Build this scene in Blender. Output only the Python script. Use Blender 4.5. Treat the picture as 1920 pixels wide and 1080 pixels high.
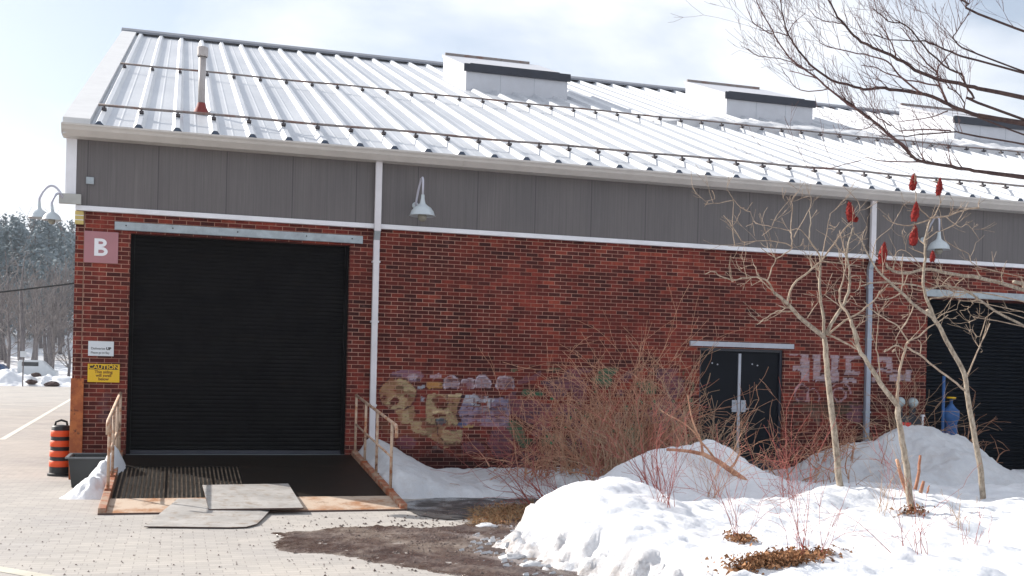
import bpy, math, random
from mathutils import Vector, noise
R = math.radians
rnd = random.Random(7)
scene = bpy.context.scene
for o in list(bpy.data.objects): bpy.data.objects.remove(o)
C = scene.collection

# ------------------------------------------------------------ camera
CAM_F, CAM_CX, CAM_CY, CAM_ROLL, CAM_YAW, CAM_H, CAM_D = 2060, 960, 695, 0.024, R(17.0), 1.85, 18.3
cd = bpy.data.cameras.new('camera'); cam = bpy.data.objects.new('camera', cd); C.objects.link(cam)
cam.location = (0, -CAM_D, CAM_H)
from mathutils import Matrix
cam.rotation_euler = (Matrix.Rotation(-CAM_YAW, 3, 'Z') @ Matrix.Rotation(R(90), 3, 'X') @ Matrix.Rotation(CAM_ROLL, 3, 'Z')).to_euler()
cd.sensor_width = 36; cd.lens = 36 * CAM_F / 1920; cd.shift_y = (CAM_CY - 540) / 1920
cd.clip_start = 0.1; cd.clip_end = 3000
scene.camera = cam
scene.render.resolution_x = 1024; scene.render.resolution_y = 576

# ------------------------------------------------------------ light
SUN_AZ, SUN_EL = R(-46), R(31)          # azimuth from +Y, negative towards -X (behind the building, to the left)
w = bpy.data.worlds.new('World'); scene.world = w; w.use_nodes = True
nt = w.node_tree; N = nt.nodes; L = nt.links
for n in list(N): N.remove(n)
out = N.new('ShaderNodeOutputWorld'); bg = N.new('ShaderNodeBackground')
sky = N.new('ShaderNodeTexSky'); sky.sky_type = 'NISHITA'; sky.sun_disc = False
sky.sun_elevation = SUN_EL; sky.sun_rotation = SUN_AZ; sky.air_density = 1.0; sky.dust_density = 1.5; sky.ozone_density = 1.0
tc = N.new('ShaderNodeTexCoord'); mp = N.new('ShaderNodeMapping'); mp.inputs['Scale'].default_value = (1.3, 1.3, 3.4)
mp.inputs['Location'].default_value = (0.35, 0.1, 0.25)
cn = N.new('ShaderNodeTexNoise'); cn.inputs['Scale'].default_value = 2.1; cn.inputs['Detail'].default_value = 7; cn.inputs['Roughness'].default_value = 0.52; cn.inputs['Distortion'].default_value = 0.3
cr = N.new('ShaderNodeValToRGB'); cr.color_ramp.elements[0].position = 0.40; cr.color_ramp.elements[0].color = (0.30, 0.30, 0.30, 1)
cr.color_ramp.elements[1].position = 0.60; cr.color_ramp.elements[1].color = (0.97, 0.97, 0.97, 1)
mx = N.new('ShaderNodeMix'); mx.data_type = 'RGBA'; mx.inputs[7].default_value = (7.3, 7.55, 8.0, 1)
L.new(tc.outputs['Generated'], mp.inputs[0]); L.new(mp.outputs[0], cn.inputs['Vector']); L.new(cn.outputs['Fac'], cr.inputs[0])
L.new(cr.outputs[0], mx.inputs[0]); L.new(sky.outputs[0], mx.inputs[6]); L.new(mx.outputs[2], bg.inputs[0])
bg.inputs[1].default_value = 0.085
L.new(bg.outputs[0], out.inputs[0])
sd = bpy.data.lights.new('sun', 'SUN'); sun = bpy.data.objects.new('sun', sd); C.objects.link(sun)
sd.energy = 4.2; sd.angle = R(0.5); sd.color = (1.0, 0.94, 0.86)
to_sun = Vector((math.sin(SUN_AZ) * math.cos(SUN_EL), math.cos(SUN_AZ) * math.cos(SUN_EL), math.sin(SUN_EL)))
sun.rotation_euler = to_sun.to_track_quat('Z', 'Y').to_euler()
vs = scene.view_settings; vs.view_transform = 'Standard'; vs.look = 'None'; vs.exposure = 0.82; vs.gamma = 1
scene.render.engine = 'CYCLES'

# ------------------------------------------------------------ measuring helper: photo pixel -> point of a vertical plane y = Y
_c, _s = math.cos(CAM_ROLL), math.sin(CAM_ROLL)
_fw = (math.sin(CAM_YAW), math.cos(CAM_YAW)); _rt = (math.cos(CAM_YAW), -math.sin(CAM_YAW))
def at(px, py, Y):
    u = (px - CAM_CX) / CAM_F; v = -(py - CAM_CY) / CAM_F
    x = u * _c - v * _s; y = u * _s + v * _c
    r = (_rt[0] * x + _fw[0], _rt[1] * x + _fw[1], y)
    k = (Y + CAM_D) / r[1]
    return Vector((k * r[0], Y, CAM_H + k * r[2]))
def to_px(X, Y, Z):
    Y += CAM_D; Z -= CAM_H
    d = X * _fw[0] + Y * _fw[1]; x = (X * _rt[0] + Y * _rt[1]) / d; y = Z / d
    return CAM_CX + CAM_F * (x * _c + y * _s), CAM_CY - CAM_F * (-x * _s + y * _c)

# ------------------------------------------------------------ materials
def srgb(r, g, b):
    f = lambda c: (c / 255 / 12.92) if c <= 10 else ((c / 255 + 0.055) / 1.055) ** 2.4
    return (f(r), f(g), f(b))
class Mat:
    def __init__(s, name, col, rough=0.7, metal=0.0, spec=0.5):
        s.m = bpy.data.materials.new(name); s.m.use_nodes = True
        s.t = s.m.node_tree; s.b = s.t.nodes['Principled BSDF']
        s.b.inputs['Base Color'].default_value = (*col, 1); s.b.inputs['Roughness'].default_value = rough
        s.b.inputs['Metallic'].default_value = metal; s.b.inputs['Specular IOR Level'].default_value = spec
        s.co = None
    def n(s, t, **kw):
        q = s.t.nodes.new(t)
        for k, v in kw.items():
            if k in q.inputs: q.inputs[k].default_value = v
            else: setattr(q, k, v)
        return q
    def l(s, a, b): s.t.links.new(a, b)
    def coord(s):
        if not s.co: s.co = s.n('ShaderNodeNewGeometry').outputs['Position']
        return s.co
    def noise(s, scale, detail=4, rough=0.6, stretch=None):
        q = s.n('ShaderNodeTexNoise', Scale=scale, Detail=detail, Roughness=rough)
        c = s.coord()
        if stretch:
            m = s.n('ShaderNodeMapping'); m.inputs['Scale'].default_value = stretch; s.l(c, m.inputs[0]); c = m.outputs[0]
        s.l(c, q.inputs['Vector']); return q.outputs['Fac']
    def ramp(s, src, stops):
        q = s.n('ShaderNodeValToRGB'); e = q.color_ramp.elements
        while len(e) < len(stops): e.new(0.5)
        for i, (p, c) in enumerate(stops):
            e[i].position = p; e[i].color = (*c, 1) if not isinstance(c, (int, float)) else (c, c, c, 1)
        s.l(src, q.inputs[0]); return q.outputs[0]
    def mix(s, fac, a, b, mode='MIX'):
        q = s.n('ShaderNodeMix'); q.data_type = 'RGBA'; q.blend_type = mode
        for sock, v in ((0, fac), (6, a), (7, b)):
            if isinstance(v, bpy.types.NodeSocket): s.l(v, q.inputs[sock])
            elif isinstance(v, tuple): q.inputs[sock].default_value = (*v, 1)
            else: q.inputs[sock].default_value = v
        return q.outputs[2]
    def math(s, op, a, b=0.0):
        q = s.n('ShaderNodeMath'); q.operation = op
        for i, v in enumerate((a, b)):
            if isinstance(v, bpy.types.NodeSocket): s.l(v, q.inputs[i])
            else: q.inputs[i].default_value = v
        return q.outputs[0]
    def color(s, c): s.l(c, s.b.inputs['Base Color'])
    def rough(s, c): s.l(c, s.b.inputs['Roughness'])
    def bump(s, h, strength=0.3, dist=0.02):
        q = s.n('ShaderNodeBump'); q.inputs['Strength'].default_value = strength; q.inputs['Distance'].default_value = dist
        s.l(h, q.inputs['Height']); s.l(q.outputs[0], s.b.inputs['Normal'])
def painted(name, col, rough=0.5, metal=0.0, var=0.15, dirt=None, scale=3.0):
    m = Mat(name, col, rough, metal)
    a = tuple(c * (1 - var) for c in col); b = tuple(min(1, c * (1 + var)) for c in col)
    c = m.ramp(m.noise(scale, 6, 0.65), [(0.3, a), (0.7, b)])
    if dirt:
        f = m.ramp(m.noise(scale * 2.7, 8, 0.7), [(0.52, 0.0), (0.66, 1.0)])
        c = m.mix(f, c, dirt)
    m.color(c); m.bump(m.noise(60, 3), 0.08, 0.005)
    return m.m
M = {}
M['gutter'] = painted('gutter_paint', (0.56, 0.53, 0.50), 0.45, 0, 0.08)
M['white_trim'] = painted('white_trim', (0.74, 0.74, 0.78), 0.5, 0, 0.08)
M['white_pipe'] = painted('white_pipe', (0.66, 0.64, 0.67), 0.45, 0, 0.07)
M['grey_pipe'] = painted('grey_pipe', (0.30, 0.33, 0.40), 0.4, 0.3, 0.1)
M['galv'] = painted('galvanised_steel', (0.33, 0.37, 0.40), 0.45, 0.4, 0.2, scale=8)
M['light_steel'] = painted('light_steel', (0.42, 0.44, 0.50), 0.5, 0.2, 0.12)
M['dark_frame'] = painted('dark_frame', (0.018, 0.021, 0.035), 0.4, 0, 0.2)
M['curb_sheet'] = painted('skylight_sheet', (0.52, 0.53, 0.57), 0.5, 0, 0.06)
M['lamp'] = painted('lamp_enamel', (0.50, 0.55, 0.58), 0.35, 0, 0.06)
M['lamp_arm'] = painted('lamp_arm', (0.50, 0.50, 0.58), 0.4, 0, 0.06)
M['glass'] = Mat('lamp_glass', (0.25, 0.24, 0.2), 0.1).m
M['black'] = painted('black_plastic', (0.012, 0.014, 0.017), 0.5, 0, 0.2)
M['tub'] = painted('tub_plastic', (0.018, 0.021, 0.024), 0.45, 0, 0.2)
M['tub_rim'] = painted('tub_rim', (0.10, 0.11, 0.12), 0.5, 0, 0.2)
M['orange'] = painted('orange_band', (0.80, 0.09, 0.015), 0.5, 0, 0.08)
M['yellow'] = painted('sign_yellow', (0.72, 0.44, 0.01), 0.5, 0, 0.05)
M['sign_white'] = painted('sign_white', (0.62, 0.66, 0.70), 0.5, 0, 0.05)
M['sign_pink'] = painted('sign_pink', (0.38, 0.17, 0.19), 0.5, 0, 0.06)
M['ink'] = Mat('sign_ink', (0.02, 0.015, 0.015), 0.6).m
M['ink_brown'] = Mat('sign_ink_brown', (0.16, 0.06, 0.005), 0.6).m
M['letter_white'] = Mat('letter_white', (0.78, 0.78, 0.82), 0.6).m
M['cream'] = painted('cream_block', (0.58, 0.45, 0.16), 0.7, 0, 0.15)
M['red'] = painted('red_cover', (0.75, 0.02, 0.015), 0.4, 0, 0.1)
M['blue'] = painted('blue_paint', (0.02, 0.09, 0.26), 0.5, 0, 0.3, scale=12)
M['dial'] = painted('meter_face', (0.42, 0.50, 0.52), 0.3, 0, 0.1)
M['van'] = painted('van_paint', (0.55, 0.58, 0.60), 0.3, 0, 0.06)
M['car_blue'] = painted('car_blue', (0.03, 0.07, 0.16), 0.3, 0, 0.06)
M['window'] = Mat('window_glass', (0.02, 0.025, 0.03), 0.08).m
M['tyre'] = Mat('tyre_rubber', (0.02, 0.02, 0.02), 0.8).m
M['rubber_red'] = painted('red_flashing', (0.20, 0.03, 0.025), 0.7, 0, 0.2)
M['vent'] = painted('vent_pipe', (0.40, 0.37, 0.36), 0.5, 0.1, 0.15)

# brick, with graffiti paint read from a colour attribute
m = Mat('brick', (0.3, 0.1, 0.07), 0.85, spec=0.25)
sep = m.n('ShaderNodeSeparateXYZ'); m.l(m.coord(), sep.inputs[0])
cmb = m.n('ShaderNodeCombineXYZ'); m.l(m.math('ADD', sep.outputs[0], sep.outputs[1]), cmb.inputs[0]); m.l(sep.outputs[2], cmb.inputs[1])
bt = m.n('ShaderNodeTexBrick'); bt.offset = 0.5
for k, v in (('Color1', (0, 0, 0, 1)), ('Color2', (1, 1, 1, 1)), ('Mortar', (0.5, 0.5, 0.5, 1)), ('Scale', 1.0), ('Mortar Size', 0.0052), ('Mortar Smooth', 0.25), ('Bias', 0.0), ('Brick Width', 0.215), ('Row Height', 0.0675)):
    bt.inputs[k].default_value = v
m.l(cmb.outputs[0], bt.inputs['Vector'])
face = m.ramp(bt.outputs['Color'], [(0.0, (0.062, 0.016, 0.015)), (0.3, (0.108, 0.022, 0.018)), (0.65, (0.165, 0.030, 0.023)), (0.88, (0.215, 0.040, 0.028)), (1.0, (0.28, 0.060, 0.038))])
big = m.ramp(m.noise(0.55, 5, 0.6), [(0.35, (0.55, 0.50, 0.52)), (0.62, (1.18, 1.1, 1.05))])
face = m.mix(1.0, face, big, 'MULTIPLY')
grit = m.ramp(m.noise(28, 5, 0.7, (1, 1, 2.5)), [(0.3, 0.66), (0.7, 1.25)])
face = m.mix(1.0, face, grit, 'MULTIPLY')
strk = m.ramp(m.noise(2.6, 6, 0.7, (1.8, 1, 0.28)), [(0.34, (0.66, 0.62, 0.66)), (0.56, (1.05, 1.03, 1.0)), (0.78, (1.3, 1.25, 1.25))])
face = m.mix(1.0, face, strk, 'MULTIPLY')
face = m.mix(m.ramp(m.noise(1.9, 7, 0.75, (1, 1, 1.6)), [(0.60, 0.0), (0.78, 0.38)]), face, (0.30, 0.19, 0.17))
mort = m.ramp(m.noise(1.3, 5, 0.7), [(0.35, (0.25, 0.115, 0.085)), (0.65, (0.46, 0.28, 0.215))])
va = m.n('ShaderNodeVertexColor'); va.layer_name = 'paint'
alpha = m.math('MULTIPLY', va.outputs['Alpha'], m.ramp(m.noise(11, 6, 0.8, (0.5, 1, 1.8)), [(0.32, 0.16), (0.56, 1.0)]))
face = m.mix(alpha, face, va.outputs['Color'])
mort = m.mix(m.math('MULTIPLY', alpha, 0.25), mort, va.outputs['Color'])
face = m.mix(m.math('MULTIPLY', m.ramp(m.math('ADD', sep.outputs[2], m.math('MULTIPLY', m.noise(2.2, 6, 0.7), 1.1)), [(0.9, 0.0), (1.05, 1.0), (1.35, 0.0)]), m.ramp(m.noise(9, 6, 0.75), [(0.48, 0.0), (0.64, 0.55)])), face, (0.33, 0.27, 0.26))
foot_tone = m.ramp(m.math('ADD', sep.outputs[2], m.math('MULTIPLY', m.noise(1.6, 4), 0.7)), [(0.55, (0.42, 0.40, 0.42)), (1.0, (1, 1, 1))])  # brick colour darkens towards the foot of the wall
m.color(m.mix(1.0, m.mix(bt.outputs['Fac'], face, mort), foot_tone, 'MULTIPLY'))
m.bump(m.math('ADD', m.math('MULTIPLY', bt.outputs['Fac'], -1.0), m.math('MULTIPLY', m.noise(40, 4), 0.3)), 0.6, 0.012)
M['brick'] = m.m

# dark board siding with joints
m = Mat('siding', (0.1, 0.09, 0.09), 0.6)
c = m.ramp(m.noise(1.1, 5, 0.6, (1, 1, 0.4)), [(0.3, (0.108, 0.098, 0.101)), (0.7, (0.136, 0.122, 0.122))])
c = m.mix(1.0, c, m.ramp(m.noise(9, 4, 0.6, (7, 1, 0.15)), [(0.3, 0.88), (0.7, 1.1)]), 'MULTIPLY')
c = m.mix(m.ramp(m.noise(1.7, 7, 0.75, (5, 1, 0.22)), [(0.56, 0.0), (0.72, 0.35)]), c, (0.20, 0.185, 0.185))
sp_ = m.n('ShaderNodeSeparateXYZ'); m.l(m.coord(), sp_.inputs[0])
ln_ = m.math('LESS_THAN', m.math('MODULO', m.math('ADD', sp_.outputs[0], 1.39 + 104.5), 1.045), 0.016)
rib_ = m.math('MODULO', m.math('ADD', sp_.outputs[0], 100.0), 0.131)
c = m.mix(m.math('MULTIPLY', m.math('LESS_THAN', rib_, 0.012), 0.16), c, (0.04, 0.035, 0.04))
c = m.mix(m.math('MULTIPLY', ln_, 0.75), c, (0.045, 0.04, 0.045))
m.color(c); M['siding'] = m.m

# roofing sheet: pale weathered metal
m = Mat('roof_sheet', (0.7, 0.7, 0.7), 0.42, 0.15)
c = m.ramp(m.noise(0.9, 6, 0.65, (1, 0.35, 0.35)), [(0.3, (0.46, 0.48, 0.515)), (0.7, (0.60, 0.615, 0.64))])
c = m.mix(m.ramp(m.noise(3.2, 6, 0.7, (2.5, 0.5, 0.5)), [(0.55, 0.0), (0.75, 0.4)]), c, (0.36, 0.39, 0.44))
m.color(c); m.bump(m.noise(5, 4), 0.12, 0.02); M['roof'] = m.m
M['roof_cap'] = painted('roof_cap', (0.62, 0.62, 0.62), 0.5, 0, 0.06)
M['ridge'] = painted('ridge_cap', (0.20, 0.21, 0.24), 0.5, 0.2, 0.15)

# roller door
m = Mat('roller_door', (0.02, 0.02, 0.022), 0.65, spec=0.12)
m.color(m.ramp(m.noise(1.4, 6, 0.7, (1, 1, 4)), [(0.3, (0.0022, 0.0022, 0.0034)), (0.6, (0.004, 0.0038, 0.0045)), (0.8, (0.009, 0.0065, 0.0055))]))
m.rough(m.ramp(m.noise(3, 6, 0.7), [(0.35, 0.45), (0.65, 0.8)])); M['roller'] = m.m
M['navy_door'] = painted('navy_door', (0.0016, 0.004, 0.009), 0.7, 0, 0.25)
M['door_dark'] = painted('door_dark', (0.006, 0.008, 0.013), 0.6, 0, 0.2)
M['void'] = Mat('interior_dark', (0.01, 0.01, 0.01), 0.9).m

for k_ in ('navy_door', 'door_dark'): M[k_].node_tree.nodes['Principled BSDF'].inputs['Specular IOR Level'].default_value = 0.15
# rust
def rusty(name, base, rust=(0.30, 0.085, 0.02), dark=(0.07, 0.02, 0.01), lo=0.45, hi=0.58, scale=9):
    m = Mat(name, base, 0.7)
    c = m.mix(m.ramp(m.noise(scale, 7, 0.7), [(lo, 0.0), (hi, 1.0)]), base, rust)
    c = m.mix(m.ramp(m.noise(scale * 1.9, 6, 0.7), [(0.56, 0.0), (0.68, 1.0)]), c, dark)
    m.color(c); m.bump(m.noise(70, 4), 0.3, 0.006); return m.m
M['rail'] = rusty('rail_paint', (0.52, 0.38, 0.28), (0.36, 0.14, 0.06), (0.14, 0.05, 0.03), 0.5, 0.62, 6)
M['guard_rust'] = rusty('guard_rust', (0.30, 0.075, 0.022), (0.44, 0.13, 0.035), (0.05, 0.014, 0.010), 0.46, 0.6, 5)
M['curb_rust'] = rusty('curb_rust', (0.36, 0.25, 0.18), (0.30, 0.085, 0.03), (0.08, 0.03, 0.02), 0.42, 0.55, 5)
M['lip'] = rusty('lip_rust', (0.50, 0.39, 0.30), (0.32, 0.14, 0.055), (0.17, 0.085, 0.045), 0.46, 0.62, 2.0)
M['snow_rail'] = rusty('snow_rail', (0.24, 0.21, 0.20), (0.20, 0.11, 0.085), (0.10, 0.07, 0.06), 0.5, 0.62, 2.5)
M['bracket'] = Mat('bracket', (0.07, 0.06, 0.065), 0.7).m
M['plate'] = painted('steel_plate', (0.44, 0.42, 0.40), 0.5, 0.15, 0.22, (0.30, 0.24, 0.19), 2.6)
M['plate_edge'] = Mat('plate_edge', (0.10, 0.06, 0.05), 0.8).m
m = Mat('ramp_deck_shaded', (0.05, 0.04, 0.03), 0.5, spec=0.25)  # near-black, rust-flecked sheets that paint in the shaded part of the ramp
m.color(m.ramp(m.noise(4, 7, 0.75), [(0.35, (0.006, 0.005, 0.004)), (0.6, (0.016, 0.010, 0.007)), (0.75, (0.045, 0.022, 0.011))]))
m.bump(m.noise(80, 4), 0.4, 0.006); M['deck'] = m.m
m = Mat('ramp_bars', (0.02, 0.018, 0.016), 0.6, spec=0.2)
m.color(m.ramp(m.noise(6, 6, 0.7), [(0.4, (0.004, 0.004, 0.004)), (0.7, (0.012, 0.008, 0.006))])); M['bars'] = m.m
m = Mat('ramp_base', (0.2, 0.13, 0.08), 0.5)
m.color(m.ramp(m.noise(5, 6, 0.7), [(0.4, (0.15, 0.10, 0.065)), (0.65, (0.44, 0.34, 0.25))])); M['groove'] = m.m

# pavers
m = Mat('pavers', (0.4, 0.38, 0.35), 0.8, spec=0.3)
pb = m.n('ShaderNodeTexBrick')
for k, v in (('Color1', (0.37, 0.35, 0.33, 1)), ('Color2', (0.43, 0.405, 0.38, 1)), ('Mortar', (0.29, 0.272, 0.256, 1)), ('Scale', 1.0), ('Mortar Size', 0.005), ('Mortar Smooth', 0.3), ('Brick Width', 0.22), ('Row Height', 0.11)):
    pb.inputs[k].default_value = v
m.l(m.coord(), pb.inputs['Vector'])
c = m.mix(1.0, pb.outputs['Color'], m.ramp(m.noise(0.45, 7, 0.65), [(0.3, (0.84, 0.84, 0.86)), (0.7, (1.12, 1.10, 1.06))]), 'MULTIPLY')
c = m.mix(m.ramp(m.noise(22, 6, 0.75), [(0.62, 0.0), (0.72, 0.6)]), c, (0.19, 0.165, 0.145))
c = m.mix(m.ramp(m.noise(1.3, 7, 0.7, (0.5, 1.2, 1)), [(0.56, 0.0), (0.72, 0.55)]), c, (0.27, 0.25, 0.225))
c = m.mix(m.ramp(m.noise(0.8, 8, 0.75, (0.35, 1.6, 1)), [(0.60, 0.0), (0.70, 0.5)]), c, (0.52, 0.50, 0.48))
c = m.mix(m.ramp(m.noise(0.33, 8, 0.72, (1.4, 0.6, 1)), [(0.57, 0.0), (0.66, 0.45)]), c, (0.22, 0.205, 0.19))
m.color(c); m.bump(m.math('ADD', m.math('MULTIPLY', pb.outputs['Fac'], -0.7), m.noise(45, 5)), 0.35, 0.01)
M['pavers'] = m.m
m = Mat('mud', (0.1, 0.07, 0.05), 0.6)
c = m.ramp(m.noise(1.1, 9, 0.72, (1.3, 0.9, 1)), [(0.34, (0.045, 0.026, 0.020)), (0.47, (0.085, 0.052, 0.042)), (0.58, (0.14, 0.10, 0.082)), (0.68, (0.30, 0.25, 0.215))])
c = m.mix(m.ramp(m.noise(26, 7, 0.8), [(0.48, 0.0), (0.60, 0.85)]), c, (0.045, 0.030, 0.027))
c = m.mix(m.ramp(m.noise(33, 6, 0.8), [(0.58, 0.0), (0.66, 0.75)]), c, (0.36, 0.31, 0.28))
vr = m.n('ShaderNodeVertexColor'); vr.layer_name = 'rim'; sr = m.n('ShaderNodeSeparateColor'); m.l(vr.outputs['Color'], sr.inputs[0])
c = m.mix(m.math('MULTIPLY', sr.outputs[0], 0.85), c, (0.060, 0.035, 0.024))
c = m.mix(m.ramp(m.noise(0.9, 5, 0.6, (1.2, 1, 1)), [(0.50, 0.0), (0.62, 0.6)]), c, (0.30, 0.25, 0.21))
c = m.mix(m.math('MULTIPLY', sr.outputs[1], 0.65), c, (0.050, 0.036, 0.038))
c = m.mix(m.math('MULTIPLY', m.ramp(sr.outputs[1], [(0.0, 1.0), (0.10, 0.0)]), m.ramp(sr.outputs[2], [(0.4, 0.0), (1.0, 0.65)])), c, (0.42, 0.38, 0.37))
c = m.mix(m.math('MULTIPLY', sr.outputs[0], 0.8), c, (0.070, 0.042, 0.030))
m.color(c); m.rough(m.ramp(m.noise(1.7, 6, 0.7), [(0.45, 0.14), (0.62, 0.7)])); m.bump(m.noise(25, 8, 0.75), 0.7, 0.02); M['mud'] = m.m
m = Mat('wet_asphalt', (0.06, 0.06, 0.065), 0.3)
m.color(m.ramp(m.noise(8, 7, 0.75), [(0.35, (0.025, 0.025, 0.028)), (0.7, (0.07, 0.068, 0.068))]))
m.rough(m.ramp(m.noise(2.5, 5), [(0.42, 0.12), (0.6, 0.6)])); m.bump(m.noise(30, 6), 0.3, 0.01); M['wet'] = m.m
M['line'] = painted('line_paint', (0.62, 0.60, 0.54), 0.7, 0, 0.1)
M['yellow_line'] = painted('yellow_line', (0.50, 0.475, 0.40), 0.7, 0, 0.15)

def snowmat(name, dirty, f=0.35, lo=0.55, edge=False):
    m = Mat(name, (0.82, 0.84, 0.87), 0.65, spec=0.35); q_ = 0.80 if name == 'snow_old_shaded' else 1.0  # old snow also darkened to stand in for shade on the rear pile
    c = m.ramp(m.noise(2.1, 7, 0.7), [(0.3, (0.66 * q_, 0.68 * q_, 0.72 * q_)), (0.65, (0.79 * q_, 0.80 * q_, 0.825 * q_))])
    c = m.mix(m.ramp(m.noise(3.1, 8, 0.75), [(lo, 0.0), (lo + 0.17, f)]), c, dirty)
    c = m.mix(m.ramp(m.noise(38, 4, 0.75), [(0.645, 0.0), (0.70, 0.65)]), c, (0.33, 0.27, 0.23))
    if edge:
        vr = m.n('ShaderNodeVertexColor'); vr.layer_name = 'grime'; sr = m.n('ShaderNodeSeparateColor'); m.l(vr.outputs['Color'], sr.inputs[0])
        fq = m.math('MULTIPLY', sr.outputs[0], m.ramp(m.noise(7, 8, 0.8), [(0.38, 0.0), (0.56, 1.0)]))
        c = m.mix(fq, c, (0.22, 0.17, 0.14))
    m.color(c); m.bump(m.noise(16, 8, 0.7), 0.55, 0.035); return m.m
M['snow_bed'] = snowmat('snow_bed', (0.60, 0.57, 0.56), 0.4, 0.54, True)
M['snow'] = snowmat('snow', (0.62, 0.59, 0.58), 0.35)
M['snow_old_shaded'] = snowmat('snow_old_shaded', (0.50, 0.47, 0.46), 0.55, 0.48)

def bark(name, a, b, scale=14):
    m = Mat(name, a, 0.85, spec=0.2)
    c = m.ramp(m.noise(scale, 6, 0.75, (1, 1, 0.4)), [(0.35, a), (0.62, b)])
    c = m.mix(m.ramp(m.noise(scale * 2.2, 5, 0.7, (0.6, 0.6, 3.0)), [(0.58, 0.0), (0.66, 0.7)]), c, tuple(q * 0.45 for q in a))
    m.color(c); m.bump(m.noise(70, 4), 0.4, 0.008); return m.m
M['sumac'] = bark('sumac_bark', (0.15, 0.115, 0.088), (0.44, 0.375, 0.30), 26)
M['sumac_twig'] = bark('sumac_twig', (0.22, 0.16, 0.12), (0.44, 0.35, 0.27))
M['dark_bark'] = bark('dark_bark', (0.045, 0.026, 0.028), (0.095, 0.062, 0.055))
M['dark_twig'] = bark('dark_twig', (0.10, 0.055, 0.055), (0.17, 0.10, 0.095))
M['cane'] = bark('cane_bark', (0.30, 0.125, 0.075), (0.60, 0.36, 0.24), 5)
M['cane_red'] = bark('cane_red', (0.24, 0.055, 0.05), (0.38, 0.13, 0.11), 5)
M['cane_tan'] = bark('cane_tan', (0.30, 0.19, 0.12), (0.48, 0.34, 0.24), 5)
M['far_bark'] = bark('far_bark', (0.10, 0.09, 0.095), (0.20, 0.18, 0.18), 3)
M['cone'] = bark('sumac_seed', (0.10, 0.008, 0.010), (0.28, 0.026, 0.020), 40)
M['litter'] = bark('leaf_litter', (0.13, 0.05, 0.022), (0.42, 0.23, 0.12), 20)
M['straw'] = bark('straw', (0.26, 0.15, 0.075), (0.44, 0.29, 0.16), 20)
M['leaf'] = bark('green_leaf', (0.03, 0.09, 0.05), (0.07, 0.17, 0.09), 20)
m = Mat('far_wood_hazed', (0.1, 0.12, 0.12), 0.9, spec=0.1)
m.color(m.ramp(m.noise(0.35, 6, 0.7), [(0.35, (0.15, 0.185, 0.205)), (0.65, (0.235, 0.275, 0.29))])); M['conifer'] = m.m  # blue-grey foliage lightened to paint in the distance haze
m = Mat('far_twigs', (0.2, 0.17, 0.16), 0.9, spec=0.1)
m.color(m.ramp(m.noise(0.3, 6, 0.7), [(0.35, (0.13, 0.12, 0.12)), (0.65, (0.27, 0.235, 0.22))])); M['far_twigs'] = m.m
m = Mat('hill_snow', (0.6, 0.6, 0.6), 0.9)
m.color(m.ramp(m.noise(0.16, 8, 0.75), [(0.36, (0.30, 0.26, 0.24)), (0.52, (0.76, 0.78, 0.82))])); M['hill'] = m.m

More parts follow.
